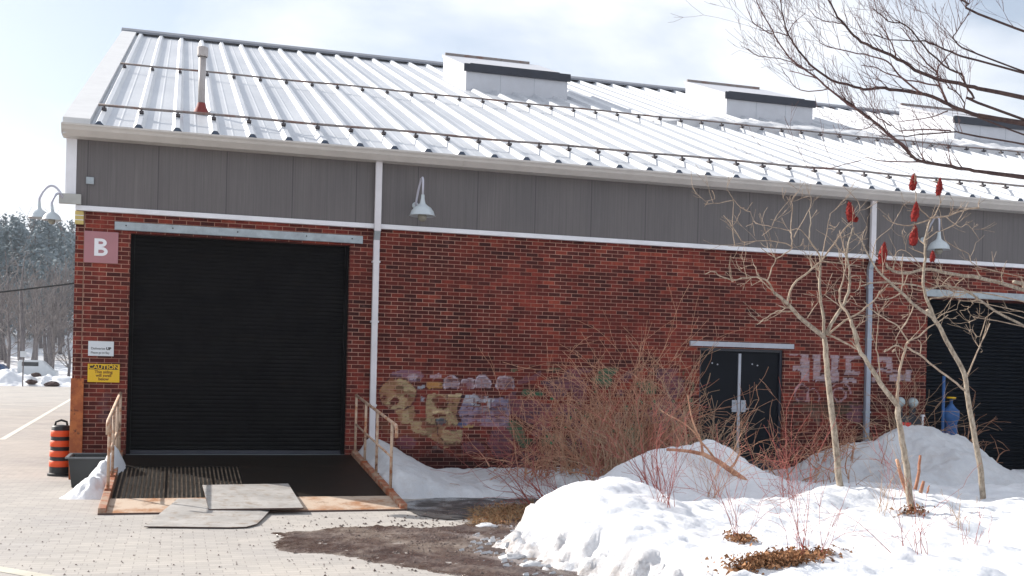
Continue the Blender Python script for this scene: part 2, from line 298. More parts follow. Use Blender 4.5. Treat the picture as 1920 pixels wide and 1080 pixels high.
# ------------------------------------------------------------ mesh builder
class MB:
    def __init__(s): s.v = []; s.f = []
    def box(s, x0, x1, y0, y1, z0, z1):
        b = len(s.v)
        for z in (z0, z1):
            for x, y in ((x0, y0), (x1, y0), (x1, y1), (x0, y1)): s.v.append((x, y, z))
        for q in ((0, 3, 2, 1), (4, 5, 6, 7), (0, 1, 5, 4), (1, 2, 6, 5), (2, 3, 7, 6), (3, 0, 4, 7)): s.f.append(tuple(b + i for i in q))
        return s
    def hexa(s, p):                     # 8 corners: 4 bottom (ccw), 4 top
        b = len(s.v); s.v += [tuple(q) for q in p]
        for q in ((0, 3, 2, 1), (4, 5, 6, 7), (0, 1, 5, 4), (1, 2, 6, 5), (2, 3, 7, 6), (3, 0, 4, 7)): s.f.append(tuple(b + i for i in q))
        return s
    def quad(s, *p):
        b = len(s.v); s.v += [tuple(q) for q in p]; s.f.append(tuple(range(b, b + len(p)))); return s
    def tube(s, pts, rad, sides=6, caps=True):
        pts = [Vector(p) for p in pts]
        if not isinstance(rad, (list, tuple)): rad = [rad] * len(pts)
        b = len(s.v); up = Vector((0.31, 0.17, 0.94)).normalized(); prev = None
        for i, p in enumerate(pts):
            d = (pts[min(i + 1, len(pts) - 1)] - pts[max(i - 1, 0)])
            if d.length < 1e-6: d = Vector((0, 0, 1))
            d.normalize()
            a = d.cross(up) if prev is None else prev - d * prev.dot(d)
            if a.length < 1e-3: a = d.cross(Vector((1, 0, 0)))
            a.normalize(); prev = a; c = d.cross(a)
            for k in range(sides):
                t = 2 * math.pi * k / sides
                s.v.append(tuple(p + (a * math.cos(t) + c * math.sin(t)) * rad[i]))
        for i in range(len(pts) - 1):
            for k in range(sides):
                k2 = (k + 1) % sides
                s.f.append((b + i * sides + k, b + i * sides + k2, b + (i + 1) * sides + k2, b + (i + 1) * sides + k))
        if caps:
            s.f.append(tuple(b + k for k in range(sides))[::-1]); e = b + (len(pts) - 1) * sides
            s.f.append(tuple(e + k for k in range(sides)))
        return s
    def lathe(s, prof, c, sides=20, axis='z', caps=False):
        b = len(s.v)
        for r, h in prof:
            for k in range(sides):
                t = 2 * math.pi * k / sides; x, y = r * math.cos(t), r * math.sin(t)
                s.v.append((c[0] + x, c[1] + y, c[2] + h) if axis == 'z' else (c[0] + x, c[1] + h, c[2] + y))
        for i in range(len(prof) - 1):
            for k in range(sides):
                k2 = (k + 1) % sides
                s.f.append((b + i * sides + k, b + i * sides + k2, b + (i + 1) * sides + k2, b + (i + 1) * sides + k))
        if caps:
            s.f.append(tuple(b + k for k in range(sides))[::-1]); e = b + (len(prof) - 1) * sides; s.f.append(tuple(e + k for k in range(sides)))
        return s
    def prism(s, poly, z0, z1):         # poly: list of (x,y) with optional z as function
        n = len(poly); b = len(s.v)
        zf = (lambda p, z: z(p[0], p[1]) if callable(z) else z)
        for z in (z0, z1):
            for p in poly: s.v.append((p[0], p[1], zf(p, z)))
        s.f.append(tuple(b + i for i in range(n))[::-1]); s.f.append(tuple(b + n + i for i in range(n)))
        for i in range(n): s.f.append((b + i, b + (i + 1) % n, b + n + (i + 1) % n, b + n + i))
        return s
    def extrude_x(s, prof, x0, x1):     # prof: closed list of (y,z)
        n = len(prof); b = len(s.v)
        for x in (x0, x1):
            for y, z in prof: s.v.append((x, y, z))
        s.f.append(tuple(b + i for i in range(n))); s.f.append(tuple(b + n + i for i in range(n))[::-1])
        for i in range(n): s.f.append((b + i, b + n + i, b + n + (i + 1) % n, b + (i + 1) % n))
        return s
    def grid(s, x0, x1, y0, y1, nx, ny, fn):
        b = len(s.v)
        for j in range(ny + 1):
            for i in range(nx + 1):
                x = x0 + (x1 - x0) * i / nx; y = y0 + (y1 - y0) * j / ny; s.v.append(fn(x, y))
        for j in range(ny):
            for i in range(nx):
                a = b + j * (nx + 1) + i; s.f.append((a, a + 1, a + nx + 2, a + nx + 1))
        return s
    def build(s, name, mat, parent=None, smooth=False, bevel=0.0, fix=True, cull=None):
        me = bpy.data.meshes.new(name)
        f = s.f
        if cull: f = [q for q in f if any(cull(s.v[i]) for i in q)]
        off = Vector(parent.location) if parent is not None and parent.type == 'EMPTY' else Vector((0, 0, 0))
        if parent is not None and parent.type != 'EMPTY':
            q = parent
            while q is not None: off = off + Vector(q.location); q = q.parent
        v = [tuple(Vector(p) - off) for p in s.v] if off.length else s.v
        me.from_pydata(v, [], f); me.validate()
        if fix:
            import bmesh
            bm = bmesh.new(); bm.from_mesh(me); bmesh.ops.recalc_face_normals(bm, faces=bm.faces); bm.to_mesh(me); bm.free()
        if smooth: me.polygons.foreach_set('use_smooth', [True] * len(me.polygons))
        me.materials.append(M[mat] if isinstance(mat, str) else mat)
        o = bpy.data.objects.new(name, me); C.objects.link(o)
        if parent is not None: o.parent = parent
        if bevel:
            bv = o.modifiers.new('bevel', 'BEVEL'); bv.width = bevel; bv.segments = 2; bv.limit_method = 'ANGLE'
        return o
def tag(o, label=None, cat=None, group=None, kind=None):
    if label: o['label'] = label
    if cat: o['category'] = cat
    if group: o['group'] = group
    if kind: o['kind'] = kind
    return o
def empty(name, loc, label, cat, group=None):
    o = bpy.data.objects.new(name, None); o.empty_display_size = 0.2; C.objects.link(o); o.location = loc
    return tag(o, label, cat, group)
def text(name, body, size, loc, mat, parent, extrude=0.002, offset=0.0, align='CENTER', sx=1.0):
    cu = bpy.data.curves.new(name, 'FONT'); cu.body = body; cu.size = size; cu.extrude = extrude; cu.offset = offset
    cu.align_x = align; cu.align_y = 'CENTER'
    t = bpy.data.objects.new(name + '_t', cu); C.objects.link(t)
    dg = bpy.context.evaluated_depsgraph_get(); me = bpy.data.meshes.new_from_object(t.evaluated_get(dg))
    bpy.data.objects.remove(t)
    me.transform(Matrix.Translation(Vector(loc) - Vector(parent.location)) @ Matrix.Rotation(R(90), 4, 'X') @ Matrix.Diagonal((sx, 1, 1, 1)))
    me.materials.clear(); me.materials.append(M[mat]); me.name = name
    o = bpy.data.objects.new(name, me); C.objects.link(o); o.parent = parent; return o
def fbm(x, y, z, o=4): return noise.fractal(Vector((x, y, z)), 1.0, 2.0, o)
def sstep(a, b, x):
    t = max(0.0, min(1.0, (x - a) / (b - a))); return t * t * (3 - 2 * t)

# ============================================================ SETTING
g = MB().grid(-900, 900, -400, 1500, 8, 8, lambda x, y: (x, y, -0.01)).build('ground', 'hill', fix=False); tag(g, kind='structure')
p = MB().quad((-70, -60, 0), (70, -60, 0), (70, 66, 0), (-70, 66, 0)).build('pavement', 'pavers'); tag(p, kind='structure')
def strip(a, b, wd, z):
    a = Vector((*a, z)); b = Vector((*b, z)); n = (b - a).normalized().cross(Vector((0, 0, 1))) * wd / 2
    return MB().quad(a - n, a + n, b + n, b - n)
for a, b, wd in (((-3.75, 9.0), (-4.98, 45)  , 0.14), ((-9.5, 33), (-4.2, 27.5), 0.12), ((-13, 47), (-5.0, 45), 0.12)):
    tag(strip(a, b, wd, 0.004).build('parking_line', 'line'), kind='structure')
tag(strip((-3.2, -5.9), (-0.2, -9.1), 0.16, 0.004).build('painted_line', 'yellow_line'), kind='structure')

def blob_sheet(name, poly, mat, z, amp=0.06, kind='structure'):
    pts = []
    n = len(poly)
    for i in range(n):
        a = Vector((*poly[i], 0)); b = Vector((*poly[(i + 1) % n], 0)); c = Vector((*poly[(i + 2) % n], 0)); pr = Vector((*poly[i - 1], 0))
        for k in range(14):
            t = k / 14
            q = 0.5 * ((2 * a) + (-pr + b) * t + (2 * pr - 5 * a + 4 * b - c) * t * t + (-pr + 3 * a - 3 * b + c) * t ** 3)
            pts.append((q.x + amp * fbm(q.x * 3, q.y * 3, 1), q.y + amp * fbm(q.x * 3, q.y * 3, 7)))
    cx = sum(q[0] for q in pts) / len(pts); cy = sum(q[1] for q in pts) / len(pts)
    mb = MB(); mb.v = [(cx, cy, z)] + [(a, b, z) for a, b in pts]
    mb.f = [(0, i + 1, (i + 1) % len(pts) + 1) for i in range(len(pts))]
    o = mb.build(name, mat); return tag(o, kind=kind)
def seg_d(px, py, a, b):
    dx, dy = b[0] - a[0], b[1] - a[1]; t = max(0, min(1, ((px - a[0]) * dx + (py - a[1]) * dy) / (dx * dx + dy * dy)))
    return math.hypot(px - a[0] - t * dx, py - a[1] - t * dy)
def poly_in(x, y, P):
    c = False; j = len(P) - 1
    for i in range(len(P)):
        if (P[i][1] > y) != (P[j][1] > y) and x < (P[j][0] - P[i][0]) * (y - P[i][1]) / (P[j][1] - P[i][1]) + P[i][0]: c = not c
        j = i
    return c
MUD = [(0.85, -6.6), (1.1, -6.05), (1.85, -5.6), (3.1, -5.75), (3.9, -5.2), (4.8, -4.9), (5.4, -6.0), (4.8, -7.4), (4.6, -9.8), (3.6, -9.9), (2.6, -8.95), (2.11, -8.5), (1.8, -8.0), (1.35, -7.45), (1.0, -7.15)]
def mud_sd(x, y):
    d = min(seg_d(x, y, MUD[i], MUD[(i + 1) % len(MUD)]) for i in range(len(MUD)))
    d = d if poly_in(x, y, MUD) else -d
    return d + 0.20 * fbm(x * 1.6, y * 1.6, 21, 4) + 0.07 * fbm(x * 7, y * 7, 3, 3)
rims = []
def mudf(x, y):
    d = mud_sd(x, y); k = sstep(0.0, 0.10, d)
    tr_ = 0.5 + 0.5 * math.sin((x * 0.83 + y * 0.56) * 7.5 + 1.2 * fbm(x * 0.9, y * 0.9, 2))
    h = -0.012 * (1 - k) + k * (0.010 + 0.012 * fbm(x * 5, y * 5, 4, 4) + 0.010 * fbm(x * 18, y * 18, 9, 3) + 0.012 * tr_ * sstep(2.6, 3.6, x))
    rims.append((math.exp(-((d - 0.07) / 0.10) ** 2) * (0.55 + 0.45 * fbm(x * 2, y * 2, 8, 2)), tr_, sstep(2.4, 3.4, x)))
    return (x, y, h)
mo = MB().grid(0.3, 5.6, -10.3, -4.5, 215, 230, mudf).build('mud', 'mud', smooth=True, fix=False)
mo['kind'] = 'structure'
at_ = mo.data.color_attributes.new('rim', 'FLOAT_COLOR', 'POINT'); bf = []
for q, t_, u_ in rims: bf += [max(0, q), t_ * u_, u_, 1]
at_.data.foreach_set('color', bf)
blob_sheet('wet_asphalt', [(2.95, -4.75), (2.95, -3.7), (3.6, -3.0), (4.6, -2.9), (5.4, -3.6), (4.9, -4.6), (3.96, -4.85), (3.33, -5.2)], 'wet', 0.010, 0.05)

# snow ---------------------------------------------------------
def gauss(x, y, cx, cy, sx, sy, a=0.0):
    c, s = math.cos(a), math.sin(a); dx, dy = x - cx, y - cy
    u, v = (dx * c + dy * s) / sx, (-dx * s + dy * c) / sy
    return math.exp(-(u * u + v * v))
def edge_x(y):      # left edge of the snow bed
    pts = [(-14, 3.6), (-9.6, 3.45), (-8.9, 3.2), (-8.2, 3.05), (-7.3, 2.98), (-6.6, 3.35), (-5.6, 4.2), (-4.7, 4.6), (-4.0, 5.0), (-3.2, 5.2), (-2.0, 5.0), (0, 5.0)]
    for (a, xa), (b, xb) in zip(pts, pts[1:]):
        if a <= y <= b: return xa + (xb - xa) * (y - a) / (b - a)
    return 4
def lumps(x, y, s=1.0):
    return s * (0.060 * fbm(x * 1.5, y * 1.5, 3, 3) + 0.030 * fbm(x * 3.8, y * 3.8, 8, 3) + 0.013 * fbm(x * 11, y * 11, 2, 3) - 0.03 * max(0, fbm(x * 3.1, y * 3.1, 14, 2)))
def cover(x, y):
    e = edge_x(y) + 0.20 * fbm(x * 2.0, y * 2.2, 5, 3) + 0.10 * fbm(x * 7, y * 7, 9, 3)
    k = sstep(0.0, 0.75, x - e)
    base = 0.30 + 0.05 * sstep(-6, -11, y)
    h = base * k * (0.35 + 0.65 * sstep(-1.0, -5.2, y) )
    h += 0.34 * gauss(x, y, 4.75, -6.75, 0.85, 0.9) * k
    h += 0.18 * gauss(x, y, 4.3, -8.0, 0.6, 1.0) * k
    h += 0.62 * gauss(x, y, 6.95, -4.75, 0.95, 0.75) * k
    h += 0.30 * gauss(x, y, 6.0, -4.9, 0.6, 0.6) * k
    h += 0.22 * gauss(x, y, 8.3, -6.3, 1.3, 0.6) * k
    h += 0.22 * gauss(x, y, 6.2, -2.2, 0.7, 0.8)
    h += lumps(x, y, 1.15) * (0.15 + 0.85 * k)
    return h * k - 0.06 * (1 - k) - 0.02
mb = MB().grid(3.0, 24, -14.5, -0.04, 480, 380, lambda x, y: (x, y, cover(x, y)))
o = mb.build('snow_cover', 'snow_bed', smooth=True, fix=False, cull=lambda v: v[2] > -0.03); tag(o, kind='structure')
ga = o.data.color_attributes.new('grime', 'FLOAT_COLOR', 'POINT'); bf = []
for vx in o.data.vertices:
    x, y, z = vx.co; q = sstep(0.95, 0.05, x - edge_x(y)) * 0.85
    bf += [q, 0, 0, 1]
ga.data.foreach_set('color', bf)

def rampz_(y): return max(0.0, 0.38 * (1 + y / 4.3))
def drift(x, y):
    top = 0.56 * sstep(4.3, 3.0, x) + 0.06
    fr = -3.15 - 0.3 * sstep(3.6, 5.0, x) + 0.12 * fbm(x * 2.5, 0, 3) + 0.04 * fbm(x * 9, 0, 3)
    k = sstep(fr - 0.02, fr + 0.55, y)
    sl = 1 - 0.62 * sstep(-0.2, -3.2, y)
    h = (top * sl + 0.10) * k + lumps(x, y, 0.8) * k
    q = sstep(2.90, 3.14, x); h = h * q + (rampz_(y) + 0.045) * (1 - q) * k
    return h - 0.05 * (1 - k) - 0.01
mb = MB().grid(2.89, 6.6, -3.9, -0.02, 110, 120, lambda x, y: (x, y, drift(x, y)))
o = mb.build('snow_drift', 'snow_old_shaded', smooth=True, fix=False, cull=lambda v: v[2] > -0.02)
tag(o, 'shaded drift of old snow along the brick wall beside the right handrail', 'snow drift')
def rear(x, y):
    h = 0.86 * gauss(x, y, 12.8, -2.1, 1.15, 1.35) + 0.60 * gauss(x, y, 10.9, -2.1, 1.2, 1.0) + 0.5 * gauss(x, y, 12.0, -2.3, 0.7, 1.0) * 0.5 + 0.15 * gauss(x, y, 15.3, -2.4, 1.5, 1.3)
    h += 0.35 * gauss(x, y, 11.9, -3.6, 1.2, 0.55)
    k = sstep(0.12, 0.3, h)
    return h + lumps(x, y, 1.7) * k - 0.02
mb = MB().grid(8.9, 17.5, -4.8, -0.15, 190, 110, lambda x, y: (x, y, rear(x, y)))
o = mb.build('snow_pile', 'snow_old_shaded', smooth=True, fix=False, cull=lambda v: v[2] > 0.1)
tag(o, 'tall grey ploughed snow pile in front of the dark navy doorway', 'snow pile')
def lp(x, y):
    t = sstep(-2.7, -0.9, y)
    cx = -1.08 + 0.26 * t
    h = (0.24 + 0.36 * t) * math.exp(-((x - cx) / (0.27 - 0.10 * t)) ** 2) * sstep(-2.75, -2.45, y) * sstep(-0.72, -1.0, y)
    return h + 1.0 * lumps(x * 1.4, y * 1.4, 1.6) * min(1, h * 5) - 0.03
mb = MB().grid(-1.6, -0.5, -2.85, -0.65, 70, 110, lambda x, y: (x, y, lp(x, y)))
o = mb.build('snow_pile', 'snow', smooth=True, fix=False, cull=lambda v: v[2] > 0.0)
tag(o, 'small lumpy heap of white snow against the left handrail beside the black tub', 'snow pile')

# hill and distance -------------------------------------------
def hill(x, y):
    r = sstep(70, 170, y) * (16.0 - 2.0 * sstep(-45, 0, x)) + 1.2 * fbm(x * 0.03, y * 0.03, 1) * sstep(72, 90, y)
    return (x, y, r + 3 * sstep(160, 300, y) - 0.03)
tag(MB().grid(-260, 200, 68, 320, 90, 50, hill).build('hill', 'hill', smooth=True, fix=False), kind='structure')
def bank(x, y):
    h = 1.0 * sstep(62.4, 64.6, y) * sstep(70, 66.5, y) * (0.65 + 0.5 * fbm(x * 0.5, 0, 4) + 0.25 * fbm(x * 1.5, y * 1.5, 6))
    return (x, y, max(-0.02, h + 0.10 * fbm(x * 2.5, y * 2.5, 2)) if h > 0.05 else -0.02)
o = MB().grid(-34, 6, 61.5, 71, 260, 60, bank).build('snow_bank', 'snow', smooth=True, fix=False, cull=lambda v: v[2] > 0)
tag(o, 'long ploughed snow bank along the far edge of the parking lot', 'snow bank')

# ============================================================ BUILDING
X0, XE = -1.54, 46.0
EY, EZ, SL = -0.35, 5.44, 0.37
RY = 16.0; RZ = EZ + SL * (RY - EY)
def rz(y): return EZ + SL * (y - EY) if y <= RY else EZ + SL * (2 * RY - EY - y)
B = empty('brick_building', (0, 0, 0), 'long red brick industrial building with dark siding band and white ribbed metal roof', 'building')
DX0, DX1, DZ0, DZ1 = -0.73, 2.73, 0.38, 3.87         # roller door
EX0, EX1, EZ1 = 9.20, 10.94, 2.36                    # double door
NX0, NX1, NZ1 = 14.12, 17.6, 3.50                    # navy doorway
ZT = 4.17

# --- wall with graffiti
PAINT = []
def poly_in(x, y, P):
    c = False; j = len(P) - 1
    for i in range(len(P)):
        if (P[i][1] > y) != (P[j][1] > y) and x < (P[j][0] - P[i][0]) * (y - P[i][1]) / (P[j][1] - P[i][1]) + P[i][0]: c = not c
        j = i
    return c
def paint_at(X, Z):
    px, py = to_px(X, 0, Z)
    px += 3.2 * fbm(X * 6, Z * 6, 1, 3); py += 3.2 * fbm(X * 6, Z * 6, 5, 3)
    col, a = (0, 0, 0), 0.0
    u, v = (px - 690) * 6, (py - 680) * 6
    if -60 < u < 1760 and 0 < v < 1100:
        def el(cx, cy, rx, ry): return ((u - cx) / rx) ** 2 + ((v - cy) / ry) ** 2
        wv = fbm(X * 2.3, Z * 2.3, 31, 3)
        beige = srgb(186, 170, 130) if wv > -0.12 else srgb(160, 132, 98)
        lilac = srgb(186, 172, 184) if wv > 0 else srgb(150, 130, 146); blue = srgb(196, 204, 216) if wv > -0.15 else srgb(146, 146, 174)
        if el(430, 150, 200, 75) < 1: col, a = srgb(140, 116, 138), 0.6
        if el(520, 160, 90, 35) < 1: col, a = lilac, 0.8
        for cx, cy, r in ((940, 240, 110), (1120, 250, 90), (1290, 235, 105), (1540, 245, 115)):
            d = el(cx, cy, r, r)
            if d < 1 and v < cy + 52: col, a = (srgb(206, 194, 206), 0.85) if 0.55 < d < 0.85 else (lilac, 0.6) if d <= 0.55 else (srgb(60, 45, 60), 0.6)
        if 690 < u < 830 and 130 < v < 180: col, a = srgb(190, 170, 180), 0.7
        if 655 < u < 835 and 215 < v < 295: col, a = srgb(186, 142, 84), 0.85
        if 555 < u < 640 and 245 < v < 295 or 585 < u < 640 and 380 < v < 440: col, a = srgb(150, 160, 172), 0.9
        if el(335, 350, 215, 180) < 1 or el(430, 560, 110, 130) < 1:
            col, a = beige, 0.78
            if el(335, 350, 215, 180) > 0.88 and v < 420: col, a = srgb(196, 130, 80), 0.7
            if el(300, 440, 50, 45) < 1 or el(180, 395, 30, 18) < 1: col, a = srgb(50, 30, 28), 0.8
        if poly_in(u, v, [(680, 350), (1060, 350), (1000, 520), (1010, 640), (1060, 780), (1040, 930), (860, 960), (700, 850), (480, 750), (480, 660), (660, 650), (640, 500)]):
            col, a = beige, 0.72
            if el(830, 480, 60, 40) < 1 or el(800, 590, 80, 18) < 1: col, a = srgb(84, 52, 34), 0.7
            if 720 < u < 900 and 530 < v < 560 or 890 < u < 1060 and 350 < v < 380: col, a = srgb(214, 196, 156), 0.9
            if el(950, 740, 90, 30) < 1: a = 0
        if el(810, 665, 60, 45) < 1: col, a = srgb(104, 122, 130), 0.9
        if poly_in(u, v, [(1095, 355), (1590, 400), (1590, 725), (1050, 705), (1025, 540)]):
            col, a = blue, 0.72
            if v > 560: col, a = srgb(160, 148, 172), 0.65
            if 1210 < u < 1340 and 440 < v < 480: a = 0
            if 1340 < u < 1590 and v < 400: a = 0
        if a < 0.5 and poly_in(u, v, [(1090, 355), (1060, 355), (990, 520), (1000, 650), (1020, 650), (1015, 525)]): col, a = srgb(44, 36, 46), 0.85
        if a and fbm(X * 3.1, Z * 5.0, 40, 3) > 0.34: a = 0.15
        if a and fbm(X * 4.0, Z * 4.0, 47, 3) > 0.30: col = tuple(q * 0.55 for q in col)
        for cx, cy, rx, ry in ((335, 350, 215, 180), (950, 640, 75, 80)):
            if 0.93 < el(cx, cy, rx, ry) < 1.10: col, a = srgb(70, 44, 48), 0.8
        if abs(u - (760 + 120 * ((v - 660) / 260.0) ** 2)) < 9 and 620 < v < 930: col, a = srgb(52, 44, 44), 0.85
        if 880 < u < 888 and 355 < v < 520 or 1385 < u < 1393 and 410 < v < 700 or 1180 < u < 1188 and 400 < v < 560: col, a = srgb(66, 58, 76), 0.7
        if abs(v - 500) < 8 and 1090 < u < 1580 or abs(v - 600) < 8 and 1050 < u < 1590: col, a = srgb(74, 62, 84), 0.6
        if el(1060, 700, 50, 30) < 1: col, a = srgb(80, 110, 150), 0.7
        if el(1130, 720, 60, 18) < 1: col, a = srgb(186, 166, 100), 0.7
        if a == 0 and (el(430, 900, 120, 80) < 1 or el(1180, 950, 140, 70) < 1 or el(1490, 900, 140, 180) < 1): col, a = srgb(118, 92, 112), 0.42
        if a == 0 and el(500, 730, 380, 130) < 1: col, a = srgb(132, 92, 66), 0.35
    # faint paint behind the thicket
    if a == 0 and 950 < px < 1300 and 690 < py < 880:
        n1 = fbm(X * 1.7, Z * 2.2, 11, 3)
        if n1 > 0.12: col, a = srgb(110, 88, 104), 0.5
        if n1 < -0.34: col, a = srgb(56, 110, 84), 0.75
    u, v = (px - 1450) * 6.354, (py - 630) * 6.354
    if 120 < u < 1720 and 100 < v < 1150:
        def rc(x0, x1, y0, y1): return x0 < u < x1 and y0 < v < y1
        if any(rc(*q) for q in ((325, 430, 185, 545), (165, 330, 175, 235), (225, 330, 355, 410), (470, 560, 165, 525), (690, 780, 195, 550), (500, 780, 465, 545),
                                (830, 1035, 215, 275), (850, 925, 270, 460), (925, 1035, 415, 455), (835, 1000, 505, 560), (1240, 1420, 215, 305), (1340, 1420, 300, 385),
                                (1235, 1490, 395, 435), (1175, 1225, 485, 545), (1375, 1640, 455, 545), (1575, 1650, 395, 460))):
            col, a = srgb(178, 164, 172), 0.8
        elif rc(215, 1060, 785, 830): col, a = srgb(52, 52, 44), 0.75
        elif poly_in(u, v, [(350, 830), (900, 830), (960, 900), (760, 960), (600, 1000), (540, 880), (350, 870)]): col, a = srgb(66, 74, 58), 0.65
        elif rc(340, 680, 860, 900) or rc(250, 560, 900, 1080) and fbm(X * 3, Z * 3, 2) > 0: col, a = srgb(112, 104, 92), 0.5
        elif 62 < math.hypot(u - 790, v - 700) < 88 or 120 < math.hypot(u - 790, v - 690) < 138 and v < 700: col, a = srgb(184, 160, 170), 0.75
        elif abs(math.hypot((u - 340) * 1.3, v - 690) - 110) < 12 and v < 780 or abs(math.hypot((u - 470) * 1.3, v - 720) - 90) < 10 and v < 780: col, a = srgb(184, 160, 170), 0.7
        elif rc(300, 400, 640, 780): col, a = srgb(70, 52, 66), 0.6
        elif math.hypot(u - 980, v - 900) < 130: col, a = srgb(120, 96, 116), 0.5
    # scuffed grey patch on the left pier
    if a == 0:
        d = math.hypot((px - 205) / 26, (py - 770) / 38)
        if d < 1 and fbm(X * 9, Z * 9, 4) > -0.2: col, a = srgb(120, 98, 104), 0.5 * (1 - d * 0.6)
    return col, a
wb = MB(); 
def rect(x0, x1, z0, z1, step=None):
    if step: wb.grid(x0, x1, z0, z1, max(1, int((x1 - x0) / step)), max(1, int((z1 - z0) / step)), lambda x, z: (x, 0, z))
    else: wb.quad((x0, 0, z0), (x1, 0, z0), (x1, 0, z1), (x0, 0, z1))
rect(X0, DX0, -0.1, ZT, 0.05); rect(DX0, DX1, DZ1, ZT); rect(DX1, EX0, 2.1, ZT); rect(DX1, 6.2, -0.1, 2.1, 0.019); rect(6.2, EX0, -0.1, 2.1, 0.04)
rect(EX0, EX1, EZ1, ZT); rect(EX1, NX0, 2.3, ZT); rect(EX1, NX0, -0.1, 2.3, 0.026); rect(NX0, NX1, NZ1, ZT); rect(NX1, XE, -0.1, ZT)
def reveal(x0, x1, z0, z1, d):
    wb.quad((x0, 0, z0), (x0, 0, z1), (x0, d, z1), (x0, d, z0)); wb.quad((x1, 0, z0), (x1, d, z0), (x1, d, z1), (x1, 0, z1))
    wb.quad((x0, 0, z1), (x1, 0, z1), (x1, d, z1), (x0, d, z1))
reveal(DX0, DX1, -0.1, DZ1, 0.35); reveal(EX0, EX1, -0.1, EZ1, 0.25); reveal(NX0, NX1, -0.1, NZ1, 0.6)
wb.quad((X0, 0, -0.1), (X0, 0, ZT), (X0, 2 * RY, ZT), (X0, 2 * RY, -0.1))
wb.quad((XE, 0, -0.1), (XE, 2 * RY, -0.1), (XE, 2 * RY, ZT), (XE, 0, ZT))
wb.quad((X0, 2 * RY, -0.1), (X0, 2 * RY, ZT), (XE, 2 * RY, ZT), (XE, 2 * RY, -0.1))
wall = wb.build('wall', 'brick', B, fix=False)
ca = wall.data.color_attributes.new('paint', 'FLOAT_COLOR', 'POINT')
buf = []
for vx in wall.data.vertices:
    x, y, z = vx.co
    if y == 0 and -0.1 < z < 2.4 and x < NX0 + 0.01: c_, a_ = paint_at(x, z)
    else: c_, a_ = (0, 0, 0), 0.0
    buf += [*c_, a_]
ca.data.foreach_set('color', buf)
# pilaster joint at the corner
MB().box(-1.418, -1.405, -0.006, 0.0, 0.0, ZT).build('mortar_joint', painted('joint_mortar', (0.26, 0.15, 0.11), 0.9), B)
MB().box(DX0 - 0.24, DX1 + 0.2, -0.035, 0.02, 3.905, 4.035).box(DX0 - 0.24, DX1 + 0.2, -0.05, -0.035, 3.905, 3.915).build('lintel', 'galv', B, bevel=0.004)
for x in (-0.8, -0.1, 0.9, 2.0, 2.75): MB().lathe([(0.012, 0), (0.012, 0.01), (0.0, 0.01)], (x, -0.047, 3.98), 8, 'y').build('bolt', 'bracket', B)
MB().box(8.98, 11.13, -0.05, 0.02, 2.385, 2.475).build('lintel', 'light_steel', B, bevel=0.004)
MB().box(NX0 - 0.1, NX1 + 0.15, -0.04, 0.02, NZ1 + 0.01, NZ1 + 0.15).build('lintel', 'galv', B, bevel=0.004)
# siding band
sb = MB().box(X0, XE, -0.05, 0.3, ZT + 0.085, 5.42)
sb.quad((X0, 0.3, ZT), (X0, RY, RZ - 0.12), (X0, 2 * RY, ZT)).box(X0, X0 + 0.1, 0.3, 2 * RY, ZT, 5.3)
sid = sb.build('siding', 'siding', B)
MB().box(X0 - 0.005, XE, -0.085, -0.0, ZT, ZT + 0.078).build('trim_strip', 'white_trim', B, bevel=0.006)
MB().box(X0 - 0.16, X0 - 0.003, -0.06, 0.25, 4.42, 5.38).build('corner_trim', 'white_trim', B, bevel=0.005)
# gutter
gp = [(-0.05, 5.27), (-0.30, 5.27), (-0.40, 5.35), (-0.42, 5.385), (-0.45, 5.415), (-0.45, 5.44), (-0.43, 5.44), (-0.42, 5.42), (-0.38, 5.375), (-0.29, 5.295), (-0.05, 5.295)]
gt = MB().extrude_x(gp, X0 - 0.20, XE).build('gutter', 'gutter', B)
MB().extrude_x([(-0.05, 5.29), (-0.37, 5.29), (-0.44, 5.42), (-0.05, 5.42)], X0 - 0.205, X0 - 0.195).build('gutter_end_cap', 'gutter', gt)
for x in (0.0, 4.56, 9.1, 13.7, 18.2, 22.8):
    MB().extrude_x([(-0.05, 5.265), (-0.303, 5.265), (-0.406, 5.347), (-0.426, 5.382), (-0.456, 5.412), (-0.45, 5.415), (-0.40, 5.35), (-0.30, 5.272), (-0.05, 5.272)], x - 0.012, x + 0.012).build('gutter_joint', 'gutter', gt)
# downspouts
def downspout(x, mu, ml, zl):
    d = MB().box(x - 0.055, x + 0.055, -0.16, -0.09, 4.12, 5.36).build('downspout', mu, B, bevel=0.01)
    MB().hexa([(x - 0.05, -0.10, 3.98), (x + 0.05, -0.10, 3.98), (x + 0.05, -0.02, 3.98), (x - 0.05, -0.02, 3.98), (x - 0.05, -0.16, 4.12), (x + 0.05, -0.16, 4.12), (x + 0.05, -0.09, 4.12), (x - 0.05, -0.09, 4.12)]).build('elbow', 'galv', d, bevel=0.006)
    MB().box(x - 0.05, x + 0.05, -0.10, -0.02, zl, 3.98).build('lower_pipe', ml, d, bevel=0.01)
    for z in (1.2, 2.6, 3.6): MB().box(x - 0.065, x + 0.065, -0.106, -0.0, z, z + 0.03).build('strap', 'galv' if ml == 'grey_pipe' else 'white_pipe', d)
downspout(3.155, 'white_pipe', 'white_pipe', 0.25)
downspout(12.74, 'white_pipe', 'grey_pipe', 0.1)
downspout(22.3, 'white_pipe', 'white_pipe', 0.1)
